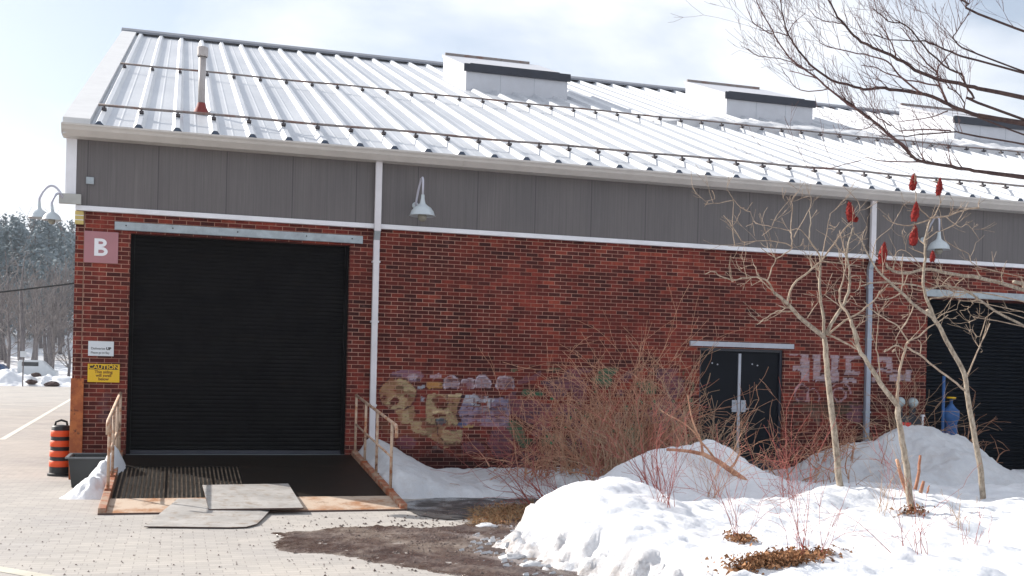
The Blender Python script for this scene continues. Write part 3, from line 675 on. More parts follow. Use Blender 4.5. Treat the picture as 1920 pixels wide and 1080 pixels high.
# roller door
rb = MB(); z = DZ0 + 0.06; n = 0
while z < DZ1 - 0.001:
    z2 = min(z + 0.068, DZ1)
    wv_ = 0.004 * math.sin(z * 3.1); pr = [(0.212 + wv_, z), (0.202 + wv_, z + 0.014), (0.199 + wv_, z + 0.034), (0.202 + wv_, z + 0.054), (0.212 + wv_, z2)]
    for (ya, za), (yb, zb) in zip(pr, pr[1:]): rb.quad((DX0, ya, za), (DX1, ya, za), (DX1, yb, zb), (DX0, yb, zb))
    z = z2
rd = rb.build('roller_door', 'roller', B); rd['label'] = 'black ribbed roller door'
MB().box(DX0, DX1, 0.175, 0.23, DZ0 + 0.005, DZ0 + 0.06).build('bottom_bar', 'dark_frame', rd)
for a, b in ((DX0, DX0 + 0.06), (DX1 - 0.06, DX1)): MB().box(a, b, 0.12, 0.19, DZ0, DZ1).build('guide_track', 'roller', rd)
MB().box(DX0, DX1, 0.24, 0.26, 0, DZ1).build('door_backing', 'void', B)
MB().box(DX0, DX1, 0.0, 0.24, 0.0, DZ0 - 0.003).box(DX0, DX1, -0.02, 0.0, DZ0 - 0.09, DZ0 + 0.002).build('sill', 'galv', B)
# navy door
nb = MB(); z = 0.0
while z < NZ1:
    pr = [(0.56, z), (0.53, z + 0.02), (0.53, z + 0.055), (0.56, z + 0.075)]
    for (ya, za), (yb, zb) in zip(pr, pr[1:]): nb.quad((NX0, ya, za), (NX1, ya, za), (NX1, yb, min(NZ1, zb)), (NX0, yb, min(NZ1, zb)))
    z += 0.075
nd = nb.build('roller_door', 'navy_door', B); nd['label'] = 'dark navy roller door set deep in its opening'
# double door
mx0 = (EX0 + EX1) / 2
for a, b, hs in ((EX0 + 0.05, mx0 - 0.012, 1), (mx0 + 0.012, EX1 - 0.05, -1)):
    lf = MB().box(a, b, 0.10, 0.15, 0.28, EZ1 - 0.05).build('door_leaf', 'door_dark', B, bevel=0.004)
    hx = b - 0.13 if hs > 0 else a + 0.03
    MB().box(hx, hx + 0.10, 0.088, 0.0995, 1.18, 1.40).build('lock_plate', 'light_steel', lf)
    MB().tube([(hx + 0.05, 0.088, 1.24), (hx + 0.05, 0.045, 1.24), (hx + 0.05 - hs * 0.09, 0.045, 1.24)], 0.010, 6).build('handle', 'light_steel', lf)
    MB().lathe([(0.022, 0), (0.022, -0.02), (0, -0.02)], (hx + 0.05, 0.088, 1.35), 10, 'y').build('keyhole', 'galv', lf)
    for z in (0.5, 1.25, 2.05):
        xx = a - 0.02 if hs > 0 else b + 0.02
        MB().tube([(xx, 0.09, z), (xx, 0.09, z + 0.11)], 0.011, 6).build('hinge', 'light_steel', lf)
    for q in (0.25, 0.36): MB().lathe([(0.014, 0), (0.014, -0.012), (0, -0.012)], (a + q, 0.0995, 2.13 - q * 0.2), 8, 'y').build('stud', 'light_steel', lf)
MB().box(mx0 - 0.035, mx0 + 0.018, 0.075, 0.0995, 0.30, EZ1 - 0.09).build('astragal', 'light_steel', B)
fr = MB().box(EX0, EX0 + 0.05, 0.05, 0.17, 0.0, EZ1).box(EX1 - 0.05, EX1, 0.05, 0.17, 0.0, EZ1).box(EX0 + 0.05, EX1 - 0.05, 0.05, 0.17, EZ1 - 0.05, EZ1)
fr.box(EX0 + 0.05, EX1 - 0.05, 0.02, 0.19, 0.0, 0.27).build('door_frame', 'dark_frame', B)
MB().box(EX0, EX1, 0.2, 0.22, 0, EZ1).build('door_backing', 'void', B)
# corner guard (rusty plate)
MB().box(X0 - 0.012, -1.365, -0.055, -0.04, 0.0, 1.57).box(X0 - 0.012, X0 + 0.002, -0.04, 0.2, 0.0, 1.57).box(-1.395, -1.366, -0.04, 0.0, 0.0, 1.57).build('corner_guard', 'guard_rust', B, bevel=0.004)['label'] = 'orange rusted steel corner guard'
MB().box(X0 - 0.01, -1.425, -0.05, -0.001, 3.96, 4.165).build('cream_block', 'cream', B, bevel=0.006)
for z in (4.02, 4.09): MB().box(X0 - 0.012, -1.423, -0.052, -0.048, z, z + 0.012).build('block_joint', 'white_trim', B)

# roof
RX0 = X0 - 0.15
RIB = 0.572; rib0 = -1.21
def roof_side(sgn):
    mb = MB()
    def P(x, s, h):            # s along slope measured as y from eave
        y = EY + s; z = EZ + SL * s + h
        if sgn < 0: y = 2 * RY - y
        return (x, y, z)
    n = 12; S = RY - EY
    xs = [RX0]; 
    k = 0; prof = [(RX0, 0.0)]
    while rib0 + k * RIB < XE:
        c = rib0 + k * RIB
        prof += [(c - 0.085, 0.0), (c - 0.035, 0.075), (c + 0.035, 0.075), (c + 0.085, 0.0)]
        # a shallow stiffener crease in the pan
        prof += [(c + 0.26, 0.0), (c + 0.285, 0.008), (c + 0.31, 0.0)]
        k += 1
    prof.append((XE, 0.0))
    b = len(mb.v)
    rows = [-0.02] + [S * i / n for i in range(n + 1)]
    for s in rows:
        for (x, h) in prof: mb.v.append(P(x, s, h))
    m_ = len(prof)
    for j in range(len(rows) - 1):
        for i in range(m_ - 1): mb.f.append((b + j * m_ + i, b + j * m_ + i + 1, b + (j + 1) * m_ + i + 1, b + (j + 1) * m_ + i))
    return mb
rm = roof_side(1); nf0 = len(rm.f); k = 0
while rib0 + k * RIB < XE:
    c = rib0 + k * RIB
    rm.v += [(c - 0.098, EY - 0.035, EZ - 0.02), (c + 0.098, EY - 0.035, EZ - 0.02), (c + 0.02, EY - 0.03, EZ + 0.07), (c - 0.02, EY - 0.03, EZ + 0.07)]
    rm.f.append(tuple(range(len(rm.v) - 4, len(rm.v)))); k += 1
rf = rm.build('roof', 'roof', B, fix=False)
rf.data.materials.append(Mat('closure', (0.05, 0.07, 0.11), 0.6).m)
for i in range(nf0, len(rf.data.polygons)): rf.data.polygons[i].material_index = 1
back = roof_side(-1).build('roof', 'roof', B, fix=False)
MB().extrude_x([(EY + 0.01, EZ - 0.06), (EY + 0.3, EZ - 0.06 + 0.1), (EY + 0.3, EZ + 0.09), (EY + 0.01, EZ - 0.012)], RX0, XE).build('roof_edge', 'gutter', rf)
tk = MB()
ny = 10
tk.hexa([(RX0 - 0.04, EY, EZ - 0.16), (-1.34, EY, EZ + 0.01), (-1.34, RY, RZ + 0.01), (RX0 - 0.04, RY, RZ - 0.16),
         (RX0 - 0.04, EY, EZ + 0.10), (-1.34, EY, EZ + 0.10), (-1.34, RY, RZ + 0.10), (RX0 - 0.04, RY, RZ + 0.10)])
tk.hexa([(RX0 - 0.04, 2 * RY - EY, EZ - 0.16), (-1.34, 2 * RY - EY, EZ + 0.01), (-1.34, RY, RZ + 0.01), (RX0 - 0.04, RY, RZ - 0.16),
         (RX0 - 0.04, 2 * RY - EY, EZ + 0.10), (-1.34, 2 * RY - EY, EZ + 0.10), (-1.34, RY, RZ + 0.10), (RX0 - 0.04, RY, RZ + 0.10)])
tk.build('rake_trim', 'roof_cap', rf)
MB().extrude_x([(RY - 0.25, RZ - 0.02), (RY, RZ + 0.12), (RY + 0.25, RZ - 0.02), (RY + 0.25, RZ + 0.04), (RY, RZ + 0.17), (RY - 0.25, RZ + 0.04)], RX0 - 0.06, XE).build('ridge_cap', 'ridge', rf)
# snow guards
def snow_guard(yy, lab):
    zz = rz(yy)
    o = MB()
    o.tube([(x, yy + 0.01 * math.sin(x * 1.3), zz + 0.165 + 0.008 * math.sin(x * 2.1)) for x in [-1.3 + 0.8 * i for i in range(55)]], 0.021, 6)
    g_ = o.build('snow_guard', 'snow_rail', B, smooth=True); g_['label'] = lab
    proto = None; k = 0
    while rib0 + k * RIB + 0.2 < 36:
        x = rib0 + k * RIB
        if proto is None:
            proto = MB().box(-0.036, 0.036, -0.07, 0.05, 0.0, 0.04).box(-0.014, 0.014, -0.016, 0.016, 0.03, 0.10).build('bracket', 'bracket', None); q = proto
        else: q = proto.copy(); C.objects.link(q)
        q.parent = g_; q.location = (x, yy, zz + 0.075); k += 1
snow_guard(0.72, 'rust brown snow guard rail near the eave'); snow_guard(6.85, 'rust brown snow guard rail halfway up the roof')
# vent
vx, vy = 0.32, 1.78; vz = rz(vy)
v_ = MB().tube([(vx, vy, vz), (vx, vy, vz + 1.05)], 0.062, 14).build('vent_pipe', 'vent', B, smooth=True)
MB().lathe([(0.085, 1.0), (0.095, 1.02), (0.095, 1.16), (0.088, 1.17), (0, 1.175)], (vx, vy, vz), 16).build('cap', 'vent', v_, smooth=False)
MB().lathe([(0.155, -0.03), (0.13, 0.03), (0.085, 0.12), (0.066, 0.19)], (vx, vy, vz), 16).build('flashing', 'rubber_red', v_, smooth=True)
# skylights
for sx0, sx1 in ((7.17, 10.02), (14.85, 17.65), (22.6, 25.4), (30.3, 33.1)):
    y0, y1 = 9.95, 12.65; h = 0.60
    bz = lambda y: rz(y)
    c_ = MB().hexa([(sx0, y0, bz(y0) - 0.1), (sx1, y0, bz(y0) - 0.1), (sx1, y1, bz(y1) - 0.1), (sx0, y1, bz(y1) - 0.1),
                    (sx0, y0, bz(y0) + h), (sx1, y0, bz(y0) + h), (sx1, y1, bz(y1) + h), (sx0, y1, bz(y1) + h)]).build('skylight', 'curb_sheet', B)
    for x in (sx0 + 0.95, sx0 + 1.9): MB().box(x - 0.005, x + 0.005, y0 - 0.004, y0 - 0.001, bz(y0) + 0.02, bz(y0) + h).build('seam', 'galv', c_)
    lo = h - 0.02; e = 0.07
    # front fascia, back fascia, side rails, pane
    MB().box(sx0 - e, sx1 + e, y0 - e, y0 - 0.006, bz(y0) + h - 0.10, bz(y0) + h + 0.10).build('front_frame', 'dark_frame', c_, bevel=0.006)
    MB().box(sx0 + 0.15, sx1 - 0.18, y0 + 0.15, y0 + 0.21, bz(y0) + h + 0.06, bz(y0) + h + 0.18).build('lid_lip', 'dark_frame', c_)
    MB().box(sx0 + 0.05, sx1 - 0.25, y1 - 0.02, y1 + 0.04, bz(y1) + h + 0.05, bz(y1) + h + 0.13).build('rear_frame', 'snow_rail', c_)
    MB().hexa([(sx0 - 0.03, y0 + 0.02, bz(y0) + h + 0.003), (sx1 + 0.03, y0 + 0.02, bz(y0) + h + 0.003), (sx1 + 0.03, y1 + 0.05, bz(y1) + h + 0.003), (sx0 - 0.03, y1 + 0.05, bz(y1) + h + 0.003),
               (sx0 - 0.03, y0 + 0.02, bz(y0) + h + 0.08), (sx1 + 0.03, y0 + 0.02, bz(y0) + h + 0.08), (sx1 + 0.03, y1 + 0.05, bz(y1) + h + 0.08), (sx0 - 0.03, y1 + 0.05, bz(y1) + h + 0.08)]).build('lid', 'curb_sheet', c_)
# snow lying on the roof above the upper guard
def rsn(x, y):
    k = sstep(10.5, 13.5, x + 0.5 * fbm(x, y, 2)); t = (y - 6.9)
    wid = 0.9 + 0.5 * k + 0.35 * fbm(x * 0.9, 0, 6)
    h = k * 0.17 * sstep(0, 0.12, t) * sstep(wid, wid - 0.4, t) * (0.8 + 0.5 * fbm(x * 1.5, y * 1.5, 9))
    return (x, y, rz(y) + (h + 0.04 if h > 0.015 else -0.05))
o = MB().grid(10.5, 34, 6.86, 8.8, 300, 36, rsn).build('roof_snow', 'snow_old_shaded', smooth=True, fix=False)
tag(o, 'ridge of old snow held above the upper roof rail under the middle skylight', 'snow')

# ============================================================ FIXTURES
def gooseneck(loc, pts, shade_at, sc, label, globe=True, grp='gooseneck wall lamps'):
    L_ = empty('wall_lamp', loc, label, 'wall lamp', grp)
    MB().tube(pts, 0.018, 8).build('arm', 'lamp_arm', L_, smooth=True)
    s = shade_at
    MB().lathe([(0.028 * sc, 0.34 * sc), (0.032 * sc, 0.27 * sc), (0.045 * sc, 0.20 * sc), (0.075 * sc, 0.165 * sc), (0.14 * sc, 0.125 * sc), (0.185 * sc, 0.065 * sc), (0.205 * sc, 0.0), (0.222 * sc, -0.012 * sc), (0.20 * sc, -0.012 * sc), (0.17 * sc, 0.06 * sc), (0.03 * sc, 0.14 * sc)], s, 28).build('lamp_shade', 'lamp', L_, smooth=True)
    if globe: MB().lathe([(0.06 * sc, 0.05 * sc), (0.078 * sc, -0.02 * sc), (0.07 * sc, -0.07 * sc), (0.04 * sc, -0.10 * sc), (0.0, -0.108 * sc)], s, 16).build('globe', 'glass', L_, smooth=True)
    return L_
def wall_goose(x, z, sx, label):
    yw = -0.05; ys = -0.50
    sh = (sx, ys, z)
    L_ = gooseneck((x, yw, z + 0.2), [(x, yw - 0.01, z + 0.22), (x, yw - 0.06, z + 0.23)] + [(x + (sx - x) * t, yw - 0.06 - (0.39) * t, z + 0.23 + 0.40 * math.sin(math.pi * t * 0.5 + 0) ** 0.8 if t < 0.5 else z + 0.23 + 0.40 * max(0.0, math.sin(math.pi * (0.25 + (t - 0.5) * 0.5 * 1.0 + 0.0) )) ** 0.8) for t in (0.05, 0.15, 0.3, 0.45)] + [(sx - 0.005, ys + 0.13, z + 0.62), (sx, ys + 0.05, z + 0.63), (sx, ys + 0.005, z + 0.58), (sx, ys, z + 0.5), (sx, ys, z + 0.32)], sh, 1.0, label)
    MB().lathe([(0.055, 0.0), (0.055, -0.03), (0.03, -0.04), (0.0, -0.04)], (x - 0.0, yw, z + 0.22), 16, 'y').build('wall_plate', 'lamp', L_, smooth=False)
wall_goose(3.80, 4.38, 3.83, 'grey gooseneck wall lamp on the siding just right of the white downspout')
wall_goose(13.92, 4.38, 13.95, 'pale gooseneck wall lamp on the siding behind the sumac branches')
# corner lamps
jb_ = MB().box(-1.78, -1.46, -0.14, -0.0605, 4.255, 4.41).build('junction_box', painted('box_paint', (0.42, 0.42, 0.40), 0.6), None, bevel=0.006)
tag(jb_, 'pale grey junction box on the building corner feeding two lamps', 'junction box')
def arc(a, top, b, n=8):
    pts = []
    for i in range(n + 1):
        t = i / n; q = Vector(a) * (1 - t) + Vector(b) * t
        q.z += (top - max(a[2], b[2])) * math.sin(math.pi * t) ** 0.75; pts.append(q)
    return pts
a1 = at(118, 372, -0.12)
b1 = at(74, 372, -0.14); g1 = at(73, 408, -0.14)
gooseneck(a1, arc(a1, at(96, 347, -0.1).z, b1) + [tuple(at(73, 392, -0.14))], g1, 0.72, 'left lamp of the gooseneck pair on the building corner, seen edge on', False, 'gooseneck wall lamps')
b2 = at(97, 380, -0.35); g2 = at(97, 412, -0.35)
gooseneck(a1, arc(a1, at(108, 357, -0.2).z, b2) + [tuple(at(97, 395, -0.35))], g2, 0.66, 'right lamp of the gooseneck pair on the building corner, with round globe', True, 'gooseneck wall lamps')
tag(MB().box(-1.40, -1.285, -0.085, -0.0505, 4.585, 4.695).build('wall_box', 'galv', None, bevel=0.006), 'small square grey box high on the dark siding near the left corner', 'wall box')

# signs
S = empty('building_sign', (-1.16, -0.003, 3.62), 'dusty pink square sign with a white letter B on the brick pier', 'sign')
MB().box(-1.41, -0.91, -0.028, -0.003, 3.375, 3.865).build('panel', 'sign_pink', S, bevel=0.004)
lb = MB()
def bowl(zc, rz_, rx_, x0):
    o_, i_ = [], []
    for k in range(13):
        t = -math.pi / 2 + math.pi * k / 12
        o_.append((x0 + rx_ * math.cos(t), zc + rz_ * math.sin(t))); i_.append((x0 + (rx_ - 0.052) * math.cos(t), zc + (rz_ - 0.044) * math.sin(t)))
    st = -1.225
    o_ = [(st, zc - rz_)] + o_ + [(st, zc + rz_)]; i_ = [(st, zc - rz_ + 0.044)] + i_ + [(st, zc + rz_ - 0.044)]
    for a, b, c, d in zip(o_, o_[1:], i_[1:], i_): lb.hexa([(a[0], -0.032, a[1]), (b[0], -0.032, b[1]), (b[0], -0.0285, b[1]), (a[0], -0.0285, a[1]), (d[0], -0.032, d[1]), (c[0], -0.032, c[1]), (c[0], -0.0285, c[1]), (d[0], -0.0285, d[1])])
lb.box(-1.26, -1.20, -0.0325, -0.0285, 3.485, 3.755)
bowl(3.555, 0.070, 0.092, -1.155); bowl(3.690, 0.065, 0.080, -1.160)
lb.build('letter', 'letter_white', S, fix=True)
S = empty('notice_sign', (-1.12, -0.003, 2.04), 'small white notice with two lines of dark lettering above the caution sign', 'sign')
MB().box(-1.315, -0.94, -0.022, -0.003, 1.925, 2.155).build('panel', 'sign_white', S, bevel=0.004)
text('lettering', 'Deliveries', 0.052, (-1.275, -0.024, 2.04), 'ink', S, 0.001, 0, 'LEFT')
text('lettering', 'UP', 0.058, (-1.015, -0.024, 2.04), 'ink', S, 0.001, 0.003)
text('lettering', 'Please go to Bay', 0.048, (-1.275, -0.024, 1.975), 'ink', S, 0.001, 0, 'LEFT', 0.86)
S = empty('caution_sign', (-1.08, -0.003, 1.65), 'yellow caution sign with black heading band on the brick pier', 'sign')
MB().box(-1.315, -0.845, -0.022, -0.003, 1.515, 1.80).build('panel', 'yellow', S, bevel=0.006)
MB().box(-1.295, -0.865, -0.0245, -0.0225, 1.715, 1.785).build('heading_band', 'ink', S)
text('heading', 'CAUTION', 0.082, (-1.08, -0.0265, 1.75), 'yellow', S, 0.001, 0.002, 'CENTER', 1.2)
for i, t in enumerate(('This siding', 'will swell', 'below')): text('lettering', t, 0.062, (-1.08, -0.024, 1.675 - i * 0.055), 'ink_brown', S, 0.001, 0.0015)

# ============================================================ RAMP
RL = 4.3
def rampz(y): return max(0.0, 0.38 * (1 + y / RL))
RP = empty('loading_ramp', (1.0, -2.0, 0), 'steel loading ramp with dark ribbed deck rising to the black roller door', 'ramp')
YM = -3.42
def wedge(x0, x1, ya, yb, t0, t1, mb=None):
    mb = mb or MB()
    return mb.hexa([(x0, yb, rampz(yb) + t0), (x1, yb, rampz(yb) + t0), (x1, ya, rampz(ya) + t0), (x0, ya, rampz(ya) + t0), (x0, yb, rampz(yb) + t1), (x1, yb, rampz(yb) + t1), (x1, ya, rampz(ya) + t1), (x0, ya, rampz(ya) + t1)])
dk = wedge(-0.76, 2.82, -0.022, YM, -0.06, -0.02)
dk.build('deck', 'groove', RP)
bb = MB(); x = -0.75
while x < 2.80:
    wedge(x, x + 0.034, -0.025, YM + 0.005, -0.019, -0.004, bb); x += 0.058
br = bb.build('deck_ribs', 'bars', RP)
wedge(-0.76, 2.82, -0.023, -1.05, -0.003, 0.004).build('upper_shade_sheet', 'deck', RP)  # near-black sheet painting in the shade over the upper deck
rb_ = MB()
# dark sheet standing in for shade over the right part of the deck
wedge(0.95, 2.82, -1.06, YM + 0.003, -0.0035, 0.003).build('right_shade_sheet', 'deck', RP)
wedge(-0.80, 2.88, YM, -4.26, 0.004, 0.018).build('lip', 'lip', RP)
tk_ = MB().box(-0.86, 2.9, -4.275, -4.262, -0.0, 0.022).build('lip_edge', 'plate_edge', RP)
for x0, x1 in ((-0.86, -0.765), (2.825, 2.92)):
    c_ = wedge(x0, x1, 0.0 - 0.001, -4.24, -0.34, 0.075)
    c_.v = [(a, b, max(0.0, c)) for a, b, c in c_.v]
    c_.build('curb', 'curb_rust', RP, bevel=0.006)
def handrail(x, ys, label, dirn):
    H_ = empty('handrail', (x, ys[0], rampz(ys[0])), label, 'handrail', 'handrails of the loading ramp')
    top = 0.94; zt = lambda y: rampz(y) + 0.07 + top
    for y in ys:
        MB().tube([(x, y, rampz(y) + 0.075), (x + 0.004, y, zt(y) - 0.01)], 0.021, 8).build('post', 'rail', H_, smooth=True)
        MB().box(x - 0.04, x + 0.04, y - 0.04, y + 0.04, rampz(y) + 0.06, rampz(y) + 0.095).build('base_plate', 'curb_rust', H_)
    yb = ys[-1]
    MB().tube([(x, ys[0] + 0.02, zt(ys[0])), (x, yb, zt(yb)), (x, yb - 0.28, zt(yb - 0.28)), (x, yb - 0.34, zt(yb - 0.3) - 0.04), (x, yb - 0.35, zt(yb - 0.3) - 0.17)], 0.023, 8).build('top_rail', 'rail', H_, smooth=True)
    MB().tube([(x, ys[0], rampz(ys[0]) + 0.53), (x, yb, rampz(yb) + 0.53)], 0.017, 8).build('mid_rail', 'rail', H_, smooth=True)
handrail(2.87, (-0.12, -1.1, -2.15, -3.3), 'rusty cream handrail on the right edge of the loading ramp', 1)
handrail(-0.81, (-0.35, -1.25, -2.2, -3.15), 'rusty cream handrail on the left edge of the loading ramp', -1)

def plate(name, poly, zf, th, label, mat='plate'):
    mb = MB().prism(poly, lambda x, y: zf(x, y), lambda x, y: zf(x, y) + th)
    o = mb.build(name, mat, None, bevel=0.002)
    o.data.materials.append(M['plate_edge'])
    for pl in o.data.polygons:
        if abs(pl.normal.z) < 0.5: pl.material_index = 1
    return tag(o, label, 'steel plate')
plate('steel_plate', [(0.42, -4.45), (1.56, -4.45), (1.54, -2.68), (0.38, -2.74)], lambda x, y: rampz(max(y, -4.3)) + (0.062 if y < -4.0 else 0.034), 0.018, 'upper loose grey steel plate lying on the ramp deck')
plate('steel_plate', [(-0.30, -5.44), (0.62, -5.62), (0.80, -5.60), (0.93, -5.40), (1.02, -5.0), (1.10, -4.62), (1.17, -4.28), (1.1, -3.9), (0.36, -3.52), (0.06, -3.52)], lambda x, y: rampz(y) * 1.0 + 0.0195 if y > -4.2 else 0.012 + 0.018 * (y + 5.6) / 1.4, 0.010, 'lower loose grey steel plate with a cut corner on the ground at the ramp foot')

# ============================================================ SMALL THINGS
bx, by = -1.735, 0.62
D_ = empty('traffic_drum', (bx, by, 0), 'orange and black striped traffic drum beside the building corner', 'traffic drum')
r0, r1 = 0.168, 0.145
def rr(z): return r0 + (r1 - r0) * z / 0.78
MB().lathe([(rr(0), 0.0), (rr(0.12), 0.12), (rr(0.3), 0.3), (rr(0.6), 0.6), (rr(0.78), 0.78), (rr(0.78) - 0.02, 0.80), (0.05, 0.81), (0, 0.81)], (bx, by, 0), 28).build('body', 'black', D_, smooth=True)
for z0 in (0.145, 0.305, 0.465, 0.625):
    MB().lathe([(rr(z0) - 0.004, z0 - 0.002), (rr(z0) + 0.008, z0 + 0.006), (rr(z0 + 0.09) + 0.008, z0 + 0.092), (rr(z0 + 0.1) - 0.004, z0 + 0.10)], (bx, by, 0), 28).build('stripe', 'orange', D_, smooth=True)
MB().lathe([(0.195, 0.0), (0.195, 0.035), (0.165, 0.05)], (bx, by, 0), 28).build('base', 'black', D_)
MB().tube([(bx - 0.09, by, 0.80), (bx - 0.08, by, 0.86), (bx, by, 0.885), (bx + 0.08, by, 0.86), (bx + 0.09, by, 0.80)], 0.018, 8).build('handle', 'black', D_, smooth=True)

T_ = empty('plastic_tub', (-1.2, -0.9, 0), 'black plastic tub with grey rim between the brick pier and the snow heap', 'tub')
def frus(x0, x1, y0, y1, z0, z1, t):
    return [(x0 + t, y0 + t, z0), (x1 - t, y0 + t, z0), (x1 - t, y1 - t, z0), (x0 + t, y1 - t, z0), (x0, y0, z1), (x1, y0, z1), (x1, y1, z1), (x0, y1, z1)]
tb = MB(); A_ = frus(-1.46, -0.93, -1.28, -0.55, 0.0, 0.44, 0.05); I_ = frus(-1.43, -0.96, -1.25, -0.58, 0.03, 0.44, 0.05)
tb.v = A_ + I_
tb.f = [(0, 3, 2, 1), (0, 1, 5, 4), (1, 2, 6, 5), (2, 3, 7, 6), (3, 0, 4, 7), (8, 9, 10, 11), (8, 12, 13, 9), (9, 13, 14, 10), (10, 14, 15, 11), (11, 15, 12, 8), (4, 5, 13, 12), (5, 6, 14, 13), (6, 7, 15, 14), (7, 4, 12, 15)]
tb.build('body', 'tub', T_, bevel=0.012)
MB().box(-1.50, -0.90, -1.32, -1.27, 0.425, 0.45).box(-1.50, -0.90, -0.56, -0.51, 0.425, 0.45).box(-1.50, -1.45, -1.27, -0.56, 0.425, 0.45).box(-0.94, -0.90, -1.27, -0.56, 0.425, 0.45).build('rim', 'tub_rim', T_, bevel=0.006)

# meters and odds by the navy door
for x, z, lab in ((13.50, 1.42, 'left round glass meter on the brick wall beside the navy doorway'), (13.80, 1.41, 'right round glass meter on the brick wall beside the navy doorway')):
    mt = empty('meter', (x, 0, z), lab, 'meter', 'round meters on the wall')
    MB().lathe([(0.10, -0.001), (0.10, -0.06), (0.085, -0.075)], (x, 0, z), 20, 'y', True).build('housing', 'galv', mt)
    MB().lathe([(0.082, -0.076), (0.080, -0.10), (0.06, -0.12), (0, -0.125)], (x, 0, z), 20, 'y').build('dial', 'dial', mt, smooth=True)
    MB().box(x - 0.06, x + 0.06, -0.05, -0.001, z - 0.42, z - 0.105).build('base_box', 'dark_frame', mt)
k_ = empty('valve_box', (13.62, 0, 0.95), 'dark cabinet with a bright red cover low on the brick wall', 'cabinet')
MB().box(13.42, 13.98, -0.16, -0.001, 0.62, 1.16).build('cabinet', 'dark_frame', k_, bevel=0.01)
MB().box(13.45, 13.66, -0.20, -0.161, 0.93, 1.03).build('cover', 'red', k_, bevel=0.02)
tag(MB().box(13.83, 13.86, -0.30, -0.27, 0.4, 1.15).box(13.815, 13.875, -0.315, -0.255, 1.15, 1.19).build('marker_post', 'white_trim', None, bevel=0.004), 'thin white marker post standing in front of the dark cabinet', 'post')
h_ = empty('water_standpipe', (14.2, -0.45, 0), 'blue standpipe with yellow handwheel rising behind the grey snow pile', 'standpipe')
MB().tube([(14.18, -0.45, 0), (14.18, -0.45, 1.95)], 0.030, 10).build('pipe', 'blue', h_, smooth=True)
MB().lathe([(0.0, 0.62), (0.11, 0.64), (0.13, 0.8), (0.12, 1.05), (0.16, 1.12), (0.16, 1.28), (0.09, 1.34), (0.03, 1.42)], (14.36, -0.45, 0), 14).build('valve_body', 'blue', h_, smooth=True)
MB().tube([(14.18, -0.45, 1.2), (14.36, -0.45, 1.2), (14.36, -0.45, 1.5)], 0.03, 8).build('branch_pipe', 'blue', h_, smooth=True)
MB().tube([(14.36 + 0.075 * math.cos(t * 0.524), -0.45 + 0.075 * math.sin(t * 0.524), 1.53) for t in range(13)], 0.016, 6).tube([(14.29, -0.45, 1.53), (14.43, -0.45, 1.53)], 0.012, 6).build('handwheel', 'yellow', h_)

# ============================================================ VEGETATION
def perp(d, r):
    v = Vector((r.uniform(-1, 1), r.uniform(-1, 1), r.uniform(-1, 1))); v -= d * v.dot(d)
    return v.normalized() if v.length > 1e-3 else Vector((1, 0, 0))
def grow(mb, p, d, L_, r, lvl, rg, up=0.3, nkid=3, spread=0.8, wob=0.25, sides=4, rmin=0.0018):
    n = max(3, int(L_ / 0.12)) if lvl > 0 else 3
    n = min(n, 8); pts = [Vector(p)]; dd = Vector(d).normalized()
    for i in range(n):
        dd = (dd + perp(dd, rg) * wob * rg.random() + Vector((0, 0, up * 0.25))).normalized()
        pts.append(pts[-1] + dd * L_ / n)
    rad = [max(rmin, r * (1 - 0.75 * i / n)) for i in range(n + 1)]
    mb.tube(pts, rad, sides if r > 0.006 else 3, False)
    if lvl > 0:
        for k in range(nkid):
            i = rg.randint(max(1, n // 3), n); a = (pts[i] - pts[i - 1]).normalized()
            nd = (a + perp(a, rg) * spread * rg.uniform(0.6, 1.2)).normalized()
            grow(mb, pts[i], nd, L_ * rg.uniform(0.4, 0.72), max(rmin, rad[i] * 0.7), lvl - 1, rg, up, nkid, spread, wob, sides, rmin)
def smooth_path(pts, sub=3):
    out_ = []; n = len(pts)
    for i in range(n - 1):
        p0 = pts[max(0, i - 1)]; p1 = pts[i]; p2 = pts[i + 1]; p3 = pts[min(n - 1, i + 2)]
        for k in range(sub):
            t = k / sub
            out_.append(0.5 * ((2 * p1) + (-p0 + p2) * t + (2 * p0 - 5 * p1 + 4 * p2 - p3) * t * t + (-p0 + 3 * p1 - 3 * p2 + p3) * t ** 3))
    out_.append(pts[-1]); return out_
def limb(mb, zpts, conv, Y, r0, r1, rg, dep=0.0, sides=6):
    """zpts: measured outline points; Y plane; dep drifts the limb towards/away as it leaves the trunk"""
    n = len(zpts); P = []
    for i, q in enumerate(zpts):
        px, py = conv(q); P.append(at(px, py, Y + dep * i / max(1, n - 1)))
    P = smooth_path(P); m_ = len(P)
    for i in range(1, m_ - 1): P[i] = P[i] + Vector((rg.uniform(-1, 1), rg.uniform(-1, 1), rg.uniform(-1, 1))) * 0.006
    rad = [r0 + (r1 - r0) * i / (m_ - 1) for i in range(m_)]
    mb.tube(P, rad, sides); return P, rad
z3 = lambda q: (1300 + q[0] / 3.177, 300 + q[1] / 3.177)
z4 = lambda q: (1280 + q[0] / 3.176, 600 + q[1] / 3.176)
z2 = lambda q: (1360 + q[0] / 3.6, q[1] / 3.6)
z1 = lambda q: (1240 + q[0] / 3.097, 100 + q[1] / 3.097)
idp = lambda q: q

